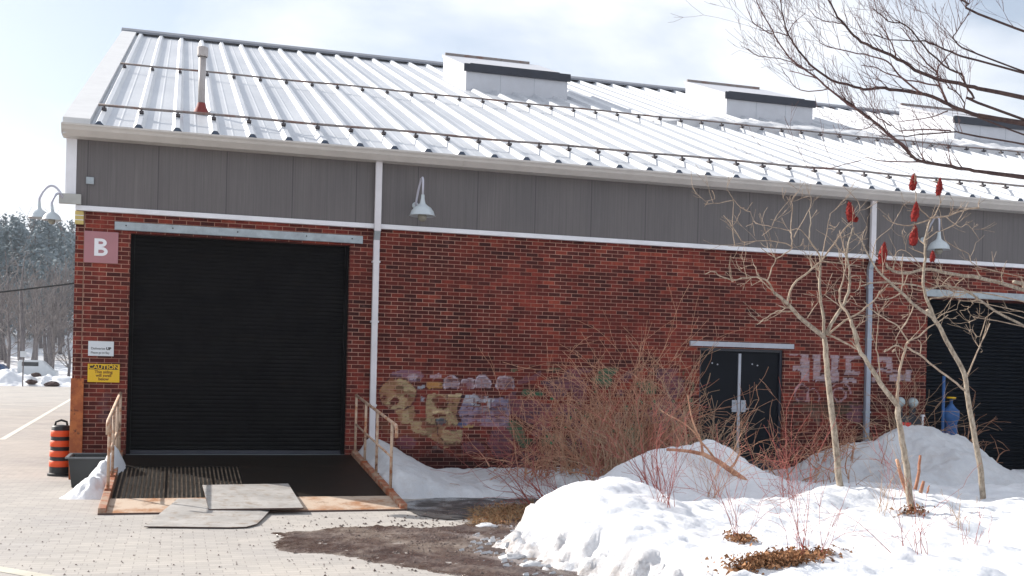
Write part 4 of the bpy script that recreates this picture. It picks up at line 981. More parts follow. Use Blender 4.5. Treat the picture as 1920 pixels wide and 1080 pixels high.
def twigs_on(mb, P, rad, rg, n, L0, L1, up, lvl=1, spread=0.9, start=0.25, nk=2, rmin=0.0025, wob=0.35):
    m_ = len(P)
    for k in range(n):
        i = rg.randint(int(start * (m_ - 1)), m_ - 1)
        i = max(1, i); a = (P[i] - P[i - 1]).normalized()
        nd = (a * 0.7 + perp(a, rg) * spread).normalized()
        grow(mb, P[i], nd, rg.uniform(L0, L1), max(rmin, rad[i] * 0.55), lvl, rg, up, nk, 0.8, wob, 4, rmin)
def cone(parent, px, py, Y, h, w_, tilt=0):
    w_ *= 1.45; h *= 0.95
    c = at(px, py, Y); mb = MB(); rg = random.Random(int(px * 7))
    n = 12; prof = []
    for i in range(n + 1):
        t = i / n; r = w_ * (math.sin(math.pi * min(1, t * 0.86 + 0.12)) ** 0.6) * (1 - 0.35 * t)
        prof.append((max(0.004, r), (t - 0.5) * h))
    b = len(mb.v); sd_ = 12
    for r, hh in prof:
        for k in range(sd_):
            t = 2 * math.pi * k / sd_; q = r * rg.uniform(0.85, 1.15)
            mb.v.append((c.x + q * math.cos(t) + tilt * hh, c.y + q * math.sin(t), c.z + hh + rg.uniform(-0.008, 0.008)))
    for i in range(n):
        for k in range(sd_):
            k2 = (k + 1) % sd_; mb.f.append((b + i * sd_ + k, b + i * sd_ + k2, b + (i + 1) * sd_ + k2, b + (i + 1) * sd_ + k))
    for i in range(90):
        j = rg.randrange(len(mb.v) if i == 0 else (n + 1) * sd_); v = Vector(mb.v[b + j]); o_ = (v - Vector((c.x, c.y, v.z))).normalized() * 0.014
        q = perp(Vector((0, 0, 1)), rg) * 0.007
        mb.f.append((len(mb.v), len(mb.v) + 1, len(mb.v) + 2)); mb.v += [tuple(v + q), tuple(v - q), tuple(v + o_ + Vector((0, 0, 0.012)))]
    return mb.build('seed_head', 'cone', parent, fix=False)

# --- sumac 1
rg = random.Random(11)
def new_tree(name, base, label, cat='tree', grp=None): return empty(name, base, label, cat, grp)
Y1 = -6.3
T1 = new_tree('sumac_tree', at(1578, 942, Y1), 'bare sumac with one straight pale trunk in front of the double doors', 'tree', 'bare sumac trees')
tr = MB(); tw = MB()
limb(tr, [(1581, 960), (1578, 935), (1572, 880), (1567, 830), (1558, 760), (1553, 715), (1549, 665), (1546, 632)], idp, Y1, 0.046, 0.032, rg, 0, 9)
limbs = [
    ([(780, 1055), (690, 985), (600, 900), (545, 845), (480, 790)], 0.030, 0.018, -0.3),
    ([(480, 790), (440, 720), (380, 700), (290, 705), (230, 715), (160, 690), (120, 665), (70, 680)], 0.013, 0.005, -0.3),
    ([(470, 780), (430, 740), (390, 700), (370, 640), (350, 590)], 0.009, 0.004, 0.3),
    ([(600, 900), (545, 905), (500, 900), (440, 935), (380, 980)], 0.010, 0.005, -0.2),
    ([(560, 855), (590, 750), (680, 670), (760, 600), (840, 500), (900, 410), (945, 380)], 0.015, 0.007, 0.2),
    ([(440, 720), (470, 640), (490, 590), (450, 560), (400, 520)], 0.009, 0.004, 0.1),
    ([(490, 590), (540, 560), (590, 520), (520, 490), (420, 478), (300, 490), (265, 440), (180, 330)], 0.009, 0.004, 0.0),
    ([(590, 520), (585, 460), (580, 400), (590, 300), (590, 230), (625, 190)], 0.009, 0.004, 0.2),
    ([(600, 460), (660, 350), (700, 270), (700, 215)], 0.007, 0.003, 0.3),
    ([(470, 390), (520, 300), (580, 230)], 0.006, 0.003, 0.3),
    ([(245, 510), (235, 420), (235, 330), (235, 230), (200, 180)], 0.006, 0.003, 0.0),
    ([(235, 230), (280, 280), (340, 310)], 0.005, 0.003, 0.0),
    ([(235, 240), (150, 255), (70, 265)], 0.005, 0.003, 0.0), ([(110, 180), (130, 230), (70, 245)], 0.005, 0.003, 0.0),
    ([(680, 940), (720, 880), (745, 845), (740, 790)], 0.007, 0.004, -0.3),
    ([(775, 1050), (775, 950), (755, 800), (750, 700), (760, 600), (735, 540), (690, 470), (700, 380), (690, 300)], 0.022, 0.005, 0.3),
    ([(760, 600), (780, 520), (800, 400), (815, 320)], 0.008, 0.003, 0.2), ([(795, 410), (850, 400), (870, 370)], 0.005, 0.003, 0.2),
    ([(790, 1040), (850, 930), (900, 850), (930, 760), (930, 660), (915, 560), (930, 470), (955, 400)], 0.024, 0.007, 0.0),
    ([(800, 1045), (900, 960), (1000, 900), (1080, 830), (1115, 790), (1160, 740)], 0.014, 0.006, 0.2),
    ([(900, 900), (860, 860), (830, 840), (780, 800)], 0.010, 0.005, -0.2),
    ([(920, 620), (880, 610), (860, 520), (840, 480)], 0.008, 0.004, -0.2),
    ([(930, 700), (990, 690), (990, 760), (960, 790)], 0.008, 0.004, -0.2),
    ([(760, 600), (900, 620), (1010, 640)], 0.009, 0.004, 0.4),
    ([(900, 410), (990, 300), (960, 220), (880, 140)], 0.006, 0.003, -0.2),
    ([(750, 560), (640, 420), (560, 420), (440, 390)], 0.007, 0.003, 0.4),
]
for pts, a, b, dep in limbs:
    P, rad = limb(tr if a > 0.02 else tw, pts, z3, Y1, a, b, rg, dep)
    twigs_on(tw, P, rad, rg, max(2, int(len(P) * 0.28)), 0.10, 0.42, 0.5, 1, 0.9, 0.3, 2, 0.0028)
P, rad = limb(tw, [(870, 90), (960, 130), (1040, 175), (1065, 195)], z4, Y1, 0.014, 0.009, rg, 0.2)
tr.build('trunk', 'sumac', T1, smooth=True, fix=False); tw.build('branches', 'sumac_twig', T1, smooth=True, fix=False)
cone(T1, 1594, 397, Y1, 0.26, 0.042, -0.15); cone(T1, 1604, 411, Y1, 0.07, 0.022)

# --- sumac 2
Y2 = -7.2
T2 = new_tree('sumac_tree', at(1715, 962, Y2), 'bare sumac with a leaning forked trunk in front of the grey snow pile', 'tree', 'bare sumac trees')
tr = MB(); tw = MB()
limb(tr, [(1375, 1150), (1350, 1040), (1335, 900), (1325, 820), (1300, 680), (1285, 580), (1280, 505)], z4, Y2, 0.043, 0.030, rg, 0, 8)
for pts, a, b, dep, cv in [
    ([(1280, 510), (1180, 380), (1100, 250), (1050, 170), (1020, 60), (1000, 0)], 0.030, 0.019, 0, z4),
    ([(985, 1075), (940, 960), (910, 900), (880, 860), (870, 780), (900, 680), (905, 560), (870, 420)], 0.019, 0.005, 0.3, z3),
    ([(1280, 500), (1280, 430), (1285, 350), (1300, 260), (1330, 150), (1345, 130)], 0.018, 0.012, -0.2, z4),
    ([(1345, 130), (1300, 60), (1260, 20), (1200, -10), (1130, -60), (1080, -110)], 0.010, 0.004, -0.4, z4),
    ([(1300, 60), (1340, 0), (1370, -60)], 0.007, 0.004, 0.0, z4),
    ([(1340, 130), (1400, 100), (1460, 50), (1490, 30), (1580, -30)], 0.011, 0.006, 0.1, z4),
    ([(1320, 180), (1270, 150), (1215, 185)], 0.010, 0.007, -0.2, z4), 
    ([(1180, 370), (1165, 230), (1150, 150), (1160, 60), (1165, -20), (1150, -100)], 0.009, 0.004, -0.2, z4),
    ([(1410, 210), (1420, 150), (1400, 115)], 0.007, 0.005, 0, z4)]:
    P, rad = limb(tr if a > 0.025 else tw, pts, cv, Y2, a, b, rg, dep)
    twigs_on(tw, P, rad, rg, max(1, int(len(P) * 0.14)), 0.10, 0.40, 0.5, 1, 0.9, 0.4, 2, 0.0028)
for q in (1265, 1215): tw.tube([at(*z4((q, 175)), Y2 - 0.1), at(*z4((q - 15, 190)), Y2 - 0.1)], 0.012, 5)
P, rad = limb(tw, [(1330, 160), (1400, 200), (1500, 280), (1600, 350), (1680, 420)], z4, Y2, 0.011, 0.014, rg, 0.9)
tr.build('trunk', 'sumac', T2, smooth=True, fix=False); tw.build('branches', 'sumac_twig', T2, smooth=True, fix=False)
# cut stems at its foot
for k, (q, a) in enumerate((([(1345, 1040), (1310, 960), (1275, 830)], 0.03), ([(1385, 1010), (1405, 900), (1415, 805)], 0.022), ([(1415, 1030), (1435, 960)], 0.028), ([(1455, 1030), (1470, 985)], 0.012))):
    mb = MB(); limb(mb, q, z4, Y2 + 0.5, a, a * 0.7, rg)
    mb.build('cut_stem', 'cane', T2, smooth=True, fix=False)

# --- sumac 3 (trunk at the right)
Y3 = -6.2
b3 = at(1852, 960, Y3)
T3 = new_tree('sumac_tree', b3, 'bare sumac at the right with bent trunk crossing the dark doorway', 'tree', 'bare sumac trees')
tr = MB(); tw = MB()
limb(tr, [(1790, 1100), (1775, 900), (1750, 760), (1720, 600), (1700, 480), (1680, 320), (1640, 250), (1590, 160), (1540, 60), (1500, 0), (1455, -60)], z4, Y3, 0.041, 0.024, rg, 0, 8)
for pts, a, b, dep, cv in [
    ([(1440, 950), (1400, 850), (1370, 740), (1375, 640), (1382, 560), (1380, 480), (1400, 400), (1415, 350)], 0.022, 0.012, 0.1, z3),
    ([(1440, 950), (1310, 860), (1240, 790), (1130, 690), (1060, 600), (1000, 480), (960, 440)], 0.022, 0.006, -0.3, z3),
    ([(1690, 340), (1740, 220), (1780, 130), (1830, 20)], 0.012, 0.007, 0.1, z4),
    ([(1240, 790), (1180, 825), (1100, 825), (1110, 780)], 0.009, 0.006, -0.3, z3),
    ([(1240, 790), (1250, 710), (1240, 640), (1250, 560)], 0.009, 0.005, 0.0, z3),
    ([(1310, 870), (1290, 930), (1240, 1000), (1200, 1075)], 0.007, 0.004, -0.3, z3),
    ([(1440, 955), (1500, 910), (1570, 890)], 0.008, 0.005, 0.0, z3),
    ([(1415, 350), (1340, 380), (1260, 390), (1180, 370), (1130, 330)], 0.010, 0.004, 0.1, z3),
    ([(1415, 350), (1370, 310), (1330, 260), (1325, 200), (1310, 165)], 0.008, 0.005, 0.0, z3),
    ([(1415, 345), (1440, 330), (1470, 260), (1465, 195)], 0.008, 0.004, 0.0, z3),
    ([(1415, 345), (1500, 335), (1560, 315), (1640, 290), (1700, 285)], 0.010, 0.014, 0.1, z3),
    ([(1380, 480), (1450, 430), (1560, 380), (1640, 250)], 0.007, 0.004, 0.4, z3),
    ([(1360, 640), (1290, 560), (1220, 540), (1180, 620)], 0.006, 0.003, 0.3, z3),
    ([(1060, 600), (1090, 480), (1180, 400), (1220, 320)], 0.006, 0.003, 0.3, z3),
    ([(1500, 336), (1545, 372), (1590, 400), (1640, 385), (1700, 470)], 0.007, 0.004, 0.4, z3)]:
    P, rad = limb(tr if a > 0.02 else tw, pts, cv, Y3, a, b, rg, dep)
    twigs_on(tw, P, rad, rg, max(2, int(len(P) * 0.25)), 0.10, 0.42, 0.45, 1, 0.9, 0.3, 2, 0.0028)
tr.build('trunk', 'sumac', T3, smooth=True, fix=False); tw.build('branches', 'sumac_twig', T3, smooth=True, fix=False)
for q, h, w_ in (((1310, 130), 0.23, 0.038), ((1465, 160), 0.24, 0.032), ((1322, 308), 0.27, 0.038), ((1315, 450), 0.27, 0.042)): cone(T3, *z3(q), Y3, h, w_, 0.1)

# --- sumac 4: level limbs reaching in from the right, trunk beyond the frame
Y4 = -5.4
b4 = at(2075, 930, Y4)
T4 = new_tree('sumac_tree', b4, 'sumac whose thick lichen grey limbs reach level from the right edge', 'tree', 'bare sumac trees')
tr = MB(); tw = MB()
limb(tr, [(2075, 960), (2060, 840), (2030, 700), (1990, 600), (1930, 540), (1900, 528)], idp, Y4, 0.06, 0.024, rg, 0, 8)
for pts, a, b, dep, cv in [
    ([(1720, 705), (1600, 690), (1480, 665), (1380, 650), (1280, 672), (1190, 660), (1150, 625), (1128, 600)], 0.040, 0.014, 0.0, z3),
    ([(1990, 1000), (1800, 900), (1700, 830), (1620, 775), (1560, 760), (1480, 750), (1400, 765), (1280, 740), (1100, 728), (1000, 750)], 0.028, 0.009, 0.2, z3),
    ([(1700, 790), (1580, 810), (1500, 815), (1410, 825)], 0.013, 0.009, 0.0, z3),
    ([(1640, 780), (1560, 790), (1490, 745)], 0.012, 0.008, 0.1, z3),
    ([(1550, 680), (1500, 720), (1480, 750)], 0.009, 0.007, 0.1, z3),
    ([(1700, 640), (1640, 560), (1560, 520), (1500, 480)], 0.010, 0.005, 0.2, z3),
    ([(1700, 940), (1680, 950), (1640, 970)], 0.010, 0.006, 0.0, z3),
    ([(1790, 900), (1710, 1050), (1660, 1010), (1645, 1020)], 0.009, 0.006, 0.0, z3),
    ([(1700, 850), (1670, 860), (1650, 830)], 0.009, 0.005, 0.0, z3)]:
    pts = [cv(q) for q in pts]
    if pts[0][0] > 1820: pts = [(2058, pts[0][1] + 95 + 60 * (a < 0.02)), (1960, pts[0][1] + 36)] + pts
    P, rad = limb(tr if a > 0.02 else tw, pts, idp, Y4, a * 0.72, b, rg, dep)
    twigs_on(tw, P, rad, rg, max(2, int(len(P) * 0.4)), 0.10, 0.42, 0.9, 1, 0.9, 0.15, 2, 0.0028)
tr.build('trunk', 'sumac', T4, smooth=True, fix=False); tw.build('branches', 'sumac_twig', T4, smooth=True, fix=False)
cone(T4, *z3((1130, 555)), Y4, 0.30, 0.048, 0.12); cone(T4, *z3((1425, 575)), Y4, 0.16, 0.028)

# --- large overhanging tree at the upper right
Y5 = -8.6
b5 = at(2420, 940, Y5); b5.z = 0.25
T5 = new_tree('bare_tree', b5, 'large bare dark-barked tree overhanging the roof from the upper right', 'tree')
tr = MB(); tw = MB(); rg = random.Random(5)
q = at(2330, 300, Y5)
tr.tube(smooth_path([b5 - Vector((0, 0, 0.4)), b5 + Vector((0, 0, 1.2)), q, at(2300, 60, Y5), at(2240, -300, Y5)]), [0.17 - 0.006 * i for i in range(13)], 10)
big5 = [
    ([(2320, 330), (2200, 250), (1980, 200)], 0.06, 0.026, idp), ([(1980, 200), (1900, 178), (1834, 166)], 0.026, 0.020, idp),
    ([(1710, 600), (1580, 565), (1430, 530), (1280, 470), (1160, 395), (1040, 340), (920, 280), (850, 220), (790, 150), (740, 90), (700, 0), (690, -60)], 0.020, 0.007, z2),
    ([(2320, 380), (2150, 300), (1980, 245), (1834, 216)], 0.055, 0.022, idp),
    ([(1710, 780), (1560, 730), (1480, 690), (1350, 640), (1150, 610), (1050, 595), (960, 605), (870, 585), (720, 540), (600, 460), (520, 370), (450, 280), (415, 210), (390, 100), (370, 0)], 0.020, 0.005, z2),
    ([(2330, 440), (2150, 370), (1980, 340), (1834, 321)], 0.05, 0.018, idp),
    ([(1840, 685), (1750, 672), (1660, 655), (1560, 640), (1500, 625), (1460, 600), (1420, 560), (1380, 520), (1310, 460), (1240, 400), (1130, 320), (1060, 260)], 0.018, 0.011, z1),
    ([(1250, 1040), (1190, 970), (1100, 910), (1020, 830), (900, 750), (800, 680), (700, 600), (610, 520), (520, 460), (430, 380), (350, 270), (300, 170), (230, 60), (210, 0)], 0.014, 0.005, z2),
    ([(1710, 410), (1530, 350), (1380, 290), (1300, 275), (1110, 270), (1000, 230)], 0.011, 0.004, z2),
    ([(1710, 370), (1560, 280), (1540, 250), (1620, 130), (1650, 60)], 0.009, 0.004, z2), ([(1710, 95), (1640, 30), (1590, 0)], 0.012, 0.009, z2),
    ([(1700, 690), (1680, 660), (1620, 570), (1590, 500), (1470, 440), (1330, 300), (1220, 170), (1100, 140), (1000, 60)], 0.013, 0.005, z2),
    ([(1500, 700), (1460, 620), (1440, 540), (1440, 450), (1500, 380), (1540, 340)], 0.010, 0.005, z2),
    ([(1340, 635), (1200, 540), (1120, 440), (1060, 400), (980, 380), (850, 350), (740, 330), (640, 290)], 0.010, 0.004, z2),
    ([(1450, 580), (1340, 560), (1230, 540), (1100, 500), (1000, 450), (920, 440)], 0.009, 0.004, z2),
    ([(1430, 490), (1330, 390), (1250, 270), (1190, 190)], 0.009, 0.004, z2), ([(1150, 380), (1120, 290), (1060, 190), (1020, 140)], 0.008, 0.004, z2),
    ([(1710, 790), (1620, 700), (1560, 620), (1500, 590)], 0.009, 0.005, z2),
    ([(1500, 750), (1400, 790), (1180, 820)], 0.008, 0.004, z2), ([(1120, 850), (1040, 800), (1000, 760), (1010, 700)], 0.007, 0.003, z2),
    ([(1700, 920), (1560, 890), (1340, 905), (1180, 920), (1040, 920)], 0.010, 0.004, z2), ([(1520, 880), (1330, 870), (1180, 880), (1100, 820)], 0.008, 0.004, z2),
    ([(1500, 630), (1300, 625), (1180, 605)], 0.008, 0.003, z1), ([(1160, 620), (1050, 650), (930, 670), (850, 665)], 0.005, 0.003, z1),
    ([(1240, 405), (1180, 440), (1060, 440)], 0.005, 0.003, z1),
    ([(600, 470), (520, 465), (440, 420), (330, 390), (230, 380), (130, 320)], 0.006, 0.003, z2),
    ([(690, 600), (560, 620), (480, 590), (400, 500)], 0.006, 0.003, z2), ([(620, 530), (500, 490), (430, 480)], 0.006, 0.003, z2),
    ([(320, 230), (240, 190), (180, 140), (140, 40)], 0.006, 0.003, z2), ([(420, 240), (330, 215), (230, 200)], 0.006, 0.003, z2),
    ([(420, 220), (470, 150), (540, 90)], 0.005, 0.003, z2), ([(810, 160), (730, 150), (630, 130), (560, 60)], 0.006, 0.003, z2),
]
for pts, a, b, cv in big5:
    if cv is not idp:
        x0_, y0_ = cv(pts[0])
        if x0_ > 1815 and a < 0.0165:
            x1_, y1_ = cv(pts[1]); sl = max(-0.1, min(0.45, (y0_ - y1_) / max(1, x0_ - x1_)))
            pts = [(2322, y0_ + sl * 300), (2080, y0_ + sl * 190)] + [cv(q) for q in pts]; cv = lambda q: q
            P, rad = limb(tr, pts, cv, Y5, a * 1.2, b, rg, 0); 
            for k in range(12):
                i = rg.randint(len(P) // 3, len(P) - 1); al = (P[i] - P[i - 1]).normalized()
                grow(tw, P[i], (al * 0.8 + perp(al, rg) * 0.55 + Vector((-0.15, 0, 0.55))).normalized(), rg.uniform(0.18, 0.6), 0.004, 2, rg, 0.35, 2, 0.6, 0.22, 3, 0.0015)
            continue
    dep = rg.uniform(-0.35, 0.35) if cv is not idp else 0
    P, rad = limb(tr if (cv is idp or a > 0.016) else tw, pts, cv, Y5, a, b, rg, 0 if a > 0.016 or cv is idp else dep)
    if cv is idp: continue
    m_ = len(P)
    for k in range(int(m_ * 0.62)):
        i = rg.randint(2, m_ - 1); al = (P[i] - P[i - 1]).normalized()
        nd = (al * 0.8 + perp(al, rg) * 0.55 + Vector((-0.15, 0, 0.55))).normalized()
        grow(tw, P[i], nd, rg.uniform(0.18, 0.60), max(0.0022, rad[i] * 0.40), 2, rg, 0.35, 2, 0.6, 0.22, 3, 0.0015)
tr.build('trunk', 'dark_bark', T5, smooth=True, fix=False); tw.build('branches', 'dark_twig', T5, smooth=True, fix=False)

# --- thicket of bare shrubs
def ground_z(x, y):
    z = 0.0
    z = max(z, cover(x, y))
    if 2.93 < x < 6.6 and y > -3.9: z = max(z, drift(x, y))
    if x > 9: z = max(z, rear(x, y))
    return z
def shrub(x, y, n, h, spr, mat, label, seed, lean=(0, 0), lvl=2, name='bare_shrub', grp='bare shrubs in the snow bed', r=0.007, leaves=0, nk=3, rmin=0.0022, tangle=0):
    rg = random.Random(seed); z = ground_z(x, y) - 0.05
    S_ = empty(name, (x, y, z), label, 'shrub', grp); mb = MB()
    for k in range(n):
        p_ = Vector((x + rg.gauss(0, spr * 0.32), y + rg.gauss(0, spr * 0.3), z))
        d = Vector((rg.gauss(0, 0.26) + lean[0], rg.gauss(0, 0.24) + lean[1], 1)).normalized()
        grow(mb, p_, d, h * rg.uniform(0.35, 1.0), r * rg.uniform(0.6, 1.2), lvl, rg, -0.12, nk, 0.75, 0.30, 4, rmin)
    for k in range(tangle):         # bent and broken canes low down
        p_ = Vector((x + rg.gauss(0, spr * 0.5), y + rg.gauss(0, spr * 0.3), z + rg.uniform(0, 0.25)))
        d = Vector((rg.gauss(0, 1), rg.gauss(0, 0.4), rg.uniform(0.1, 0.9))).normalized()
        grow(mb, p_, d, rg.uniform(0.4, 0.95), r * rg.uniform(0.7, 1.5), 1, rg, -0.5, 3, 0.9, 0.45, 4, rmin)
    mb.build('stems', mat, S_, smooth=True, fix=False)
    if leaves:
        lb = MB()
        for k in range(leaves):
            c = Vector((x + rg.gauss(0, spr * 0.6), y + rg.gauss(0, 0.2), z + rg.uniform(0.3, h * 0.7)))
            a = perp(Vector((0, 1, 0)), rg) * rg.uniform(0.02, 0.045); b = Vector((-a.z, rg.uniform(-0.02, 0.02), a.x)) * 0.7
            lb.quad(c - a, c - b * 0.9, c + a, c + b * 0.9)
        lb.build('leaves', 'leaf', S_, fix=False)
    return S_
TH = [  # x, y, stems, height, spread, material, label
    (5.75, -1.9, 24, 1.35, 0.8, 'cane', 'low tangled red-brown shrub at the left end of the thicket beside the graffiti', (-0.10, 0)),
    (6.35, -2.5, 30, 1.75, 0.7, 'cane', 'dense red-brown shrub in the left half of the thicket', (-0.08, 0)),
    (6.25, -3.5, 20, 1.25, 0.8, 'cane_tan', 'paler tan shrub standing at the front left of the thicket', (-0.1, 0)),
    (6.85, -2.7, 32, 2.05, 0.6, 'cane', 'tall upright brown shrub at the centre of the thicket', (0, 0)),
    (7.4, -2.5, 30, 2.15, 0.6, 'cane', 'tallest reddish shrub of the thicket, just right of its centre', (0.03, 0)),
    (7.2, -3.8, 20, 1.35, 0.7, 'cane_tan', 'pale tan stems rising behind the crest of the big snow mound', (0.05, 0)),
    (7.9, -2.8, 16, 1.3, 0.45, 'cane', 'brown shrub of the thicket just left of the double doors', (0.05, 0)),
    (9.3, -2.6, 4, 1.9, 0.6, 'cane', 'thin arching canes standing in front of the double doors', (0.05, 0)),
    (9.7, -3.2, 9, 0.6, 0.8, 'cane', 'low brown scrub at the foot of the double doors', (0.1, 0)),
    (10.5, -2.4, 12, 0.85, 0.7, 'cane', 'red-brown scrub below the pale graffiti numbers', (0, 0)),
    (12.6, -1.3, 9, 1.5, 0.5, 'cane_tan', 'tan weedy stems beside the grey downspout', (0, 0)),
    (14.1, -1.3, 8, 1.3, 0.5, 'cane', 'brown scrub on top of the grey snow pile by the blue standpipe', (0, 0)),
]
for i, (x, y, n, h, sp, mt, lab, ln) in enumerate(TH):
    if i in (1, 3, 4, 6): x -= 0.22
    shrub(x, y, int(n * 1.35), h * 0.95, sp * 1.1, mt if i % 3 else 'cane_tan' if i == 6 else mt, lab, 40 + i, ln, 2, grp='shrubs of the thicket', r=0.0105, leaves=(12 if i in (1, 3, 4, 6) else 0), nk=2, rmin=0.0036, tangle=(26 if i in (0, 1, 3, 4, 6) else 8))
# leaning red canes at the left of the mound
shrub(4.95, -4.3, 24, 1.25, 0.5, 'cane_red', 'red canes leaning left over the wet asphalt from the mound edge', 71, (-0.75, 0.25), 2, nk=2)
shrub(5.9, -5.6, 14, 1.0, 0.5, 'cane_red', 'reddish twigs sprouting behind the front snow mound', 72, (-0.2, 0), 2, nk=2)
# woody leaning stem
rg = random.Random(3)
W_ = empty('fallen_branch', at(1425, 925, -5.6), 'thick bent brown branch leaning out of the large snow mound', 'branch'); mb = MB()
limb(mb, [(1432, 932), (1410, 915), (1385, 893), (1350, 868), (1318, 852), (1290, 846), (1250, 843)], idp, -5.6, 0.050, 0.018, rg, 0.3)
limb(mb, [(1368, 880), (1378, 868), (1388, 845)], idp, -5.55, 0.018, 0.013, rg)
limb(mb, [(1318, 852), (1312, 820), (1298, 790), (1290, 740)], idp, -5.4, 0.018, 0.006, rg)
limb(mb, [(1345, 865), (1315, 830), (1290, 800), (1240, 770)], idp, -5.4, 0.016, 0.006, rg)
mb.build('wood', 'cane', W_, smooth=True, fix=False)
# foreground small shrubs
def px_ground(px, py, z0=0.35):
    z = z0
    for _ in range(6):
        u = (px - CAM_CX) / CAM_F; v = -(py - CAM_CY) / CAM_F
        x = u * _c - v * _s; y = u * _s + v * _c; r = (_rt[0] * x + _fw[0], _rt[1] * x + _fw[1], y)
        k = (z - CAM_H) / r[2]; X_, Y_ = k * r[0], -CAM_D + k * r[1]; z = 0.5 * z + 0.5 * cover(X_, Y_)
    return X_, Y_
for px, py, n, h, mt, lab, ln in (
    (1388, 1012, 9, 0.95, 'cane_red', 'small red twiggy shrub in the snow left of the leaf litter', (-0.15, 0)),
    (1508, 1045, 12, 1.0, 'cane_red', 'wide red shrub with arching canes rising from the brown leaf litter', (0.0, 0)),
    (1712, 1032, 9, 0.85, 'cane_red', 'fine spreading red twigs in the snow below the leaning sumac', (-0.35, 0)),
    (1822, 1020, 5, 0.4, 'cane_red', 'tiny twig cluster in the snow at the right edge', (-0.1, 0)),
    (1245, 945, 14, 0.9, 'cane_red', 'red twigs in the hollow between the two snow mounds', (0.1, 0)),
    (1335, 925, 16, 0.95, 'cane', 'brown twigs in the snow in front of the leaning branch', (0.1, 0)),
    (1480, 935, 12, 0.8, 'cane_red', 'thin red twigs in the snow left of the straight sumac trunk', (0.0, 0)),
    (1110, 920, 10, 0.85, 'cane_red', 'sparse red twigs on the crest of the front snow mound', (0, 0)),
    (1650, 960, 8, 0.7, 'cane_tan', 'faint tan twigs between the two sumac trunks', (0, 0)),
    (1790, 985, 6, 0.4, 'cane_tan', 'small tan weed in the snow right of the leaning sumac', (0, 0))):
    X_, Y_ = px_ground(px, py)
    shrub(X_, Y_, n, h, 0.22, mt, lab, int(px), ln, 2, r=0.0042, nk=2, rmin=0.0016)
# leaf litter and straw
def litter(name, cpx, spx, n, mat, label, sz=0.034, z0=0.3, kind='stuff'):
    rg = random.Random(int(cpx[0])); mb = MB()
    for k in range(n):
        px = rg.gauss(cpx[0], spx[0]); py = cpx[1] + (px - cpx[0]) * spx[2] + rg.gauss(0, spx[1])
        X_, Y_ = px_ground(px, py, z0); z = max(0.0, cover(X_, Y_)) + rg.uniform(0, 0.05)
        a = Vector((rg.uniform(-1, 1), rg.uniform(-1, 1), rg.uniform(-0.6, 0.6))) * sz * rg.uniform(0.4, 1); b = Vector((-a.y, a.x, rg.uniform(-0.03, 0.03))) * 0.55
        c = Vector((X_, Y_, z)); mb.quad(c - a, c - b + Vector((0, 0, 0.01)), c + a, c + b + Vector((0, 0, 0.012)))
    o = mb.build(name, mat, None, fix=False); return tag(o, label, 'dead leaves', None, kind)
litter('leaf_litter', (1460, 1054), (44, 6, -0.12), 2000, 'litter', 'brown dead leaves scattered on the snow around the wide red shrub')
litter('leaf_litter', (1385, 1014), (14, 4, 0.1), 260, 'litter', 'clump of brown dead leaves around the small red shrub')
litter('leaf_litter', (1712, 962), (14, 4, 0.0), 160, 'litter', 'few brown dead leaves at the foot of the leaning sumac', 0.035)
def straw(px0, px1, n, label):
    rg = random.Random(31); mb = MB()
    for k in range(n):
        px = rg.uniform(*px0); py = rg.uniform(*px1) - (px - px0[0]) * 0.10
        X_, Y_ = px_ground(px, py, 0.03); z = max(0.0, cover(X_, Y_))
        d = Vector((rg.gauss(-0.5, 0.6), rg.gauss(-0.2, 0.5), rg.uniform(0.15, 0.9))).normalized()
        p0 = Vector((X_, Y_, z)); L_ = rg.uniform(0.06, 0.16)
        mb.tube([p0, p0 + d * L_ * 0.5, p0 + d * L_ + Vector((0, 0, -0.02))], [0.004, 0.003, 0.0015], 3, False)
    return tag(mb.build('dead_grass', 'straw', None, fix=False), label, 'grass', None, 'stuff')
litter('leaf_litter', (945, 978), (26, 9, -0.15), 700, 'litter', 'brown leaf debris mixed into the tan grass at the foot of the mound', 0.03, 0.02)
straw((885, 1005), (968, 1004), 900, 'tan dead grass clump at the left foot of the front snow mound')
# gravel and grit on the mud
rg = random.Random(77); mb = MB()
for k in range(2200):
    if k < 1700: X_ = rg.gauss(3.2, 0.75); Y_ = rg.gauss(-6.9, 0.85)
    else: X_ = rg.uniform(-2.5, 4.5); Y_ = rg.uniform(-9.5, -4.5)
    if X_ > edge_x(Y_) + 0.2 or X_ < -3: continue
    if Y_ > -4.4 and X_ < 3: continue
    s = rg.uniform(0.006, 0.022) if k < 1700 else rg.uniform(0.004, 0.012); b = len(mb.v)
    for dx, dy, dz in ((-1, -0.6, 0), (0.9, -0.8, 0), (1, 0.7, 0), (-0.7, 1, 0), (0.1, 0, 0.9)):
        mb.v.append((X_ + dx * s * rg.uniform(0.6, 1.2), Y_ + dy * s * rg.uniform(0.6, 1.2), 0.005 + dz * s))
    mb.f += [(b, b + 1, b + 4), (b + 1, b + 2, b + 4), (b + 2, b + 3, b + 4), (b + 3, b, b + 4)]
tag(mb.build('gravel', painted('gravel_stone', (0.14, 0.10, 0.085), 0.8, 0, 0.5, scale=40), None, fix=False), 'loose gravel and grit strewn over the mud and pavers', 'gravel', None, 'stuff')
mb = MB(); rg = random.Random(9)
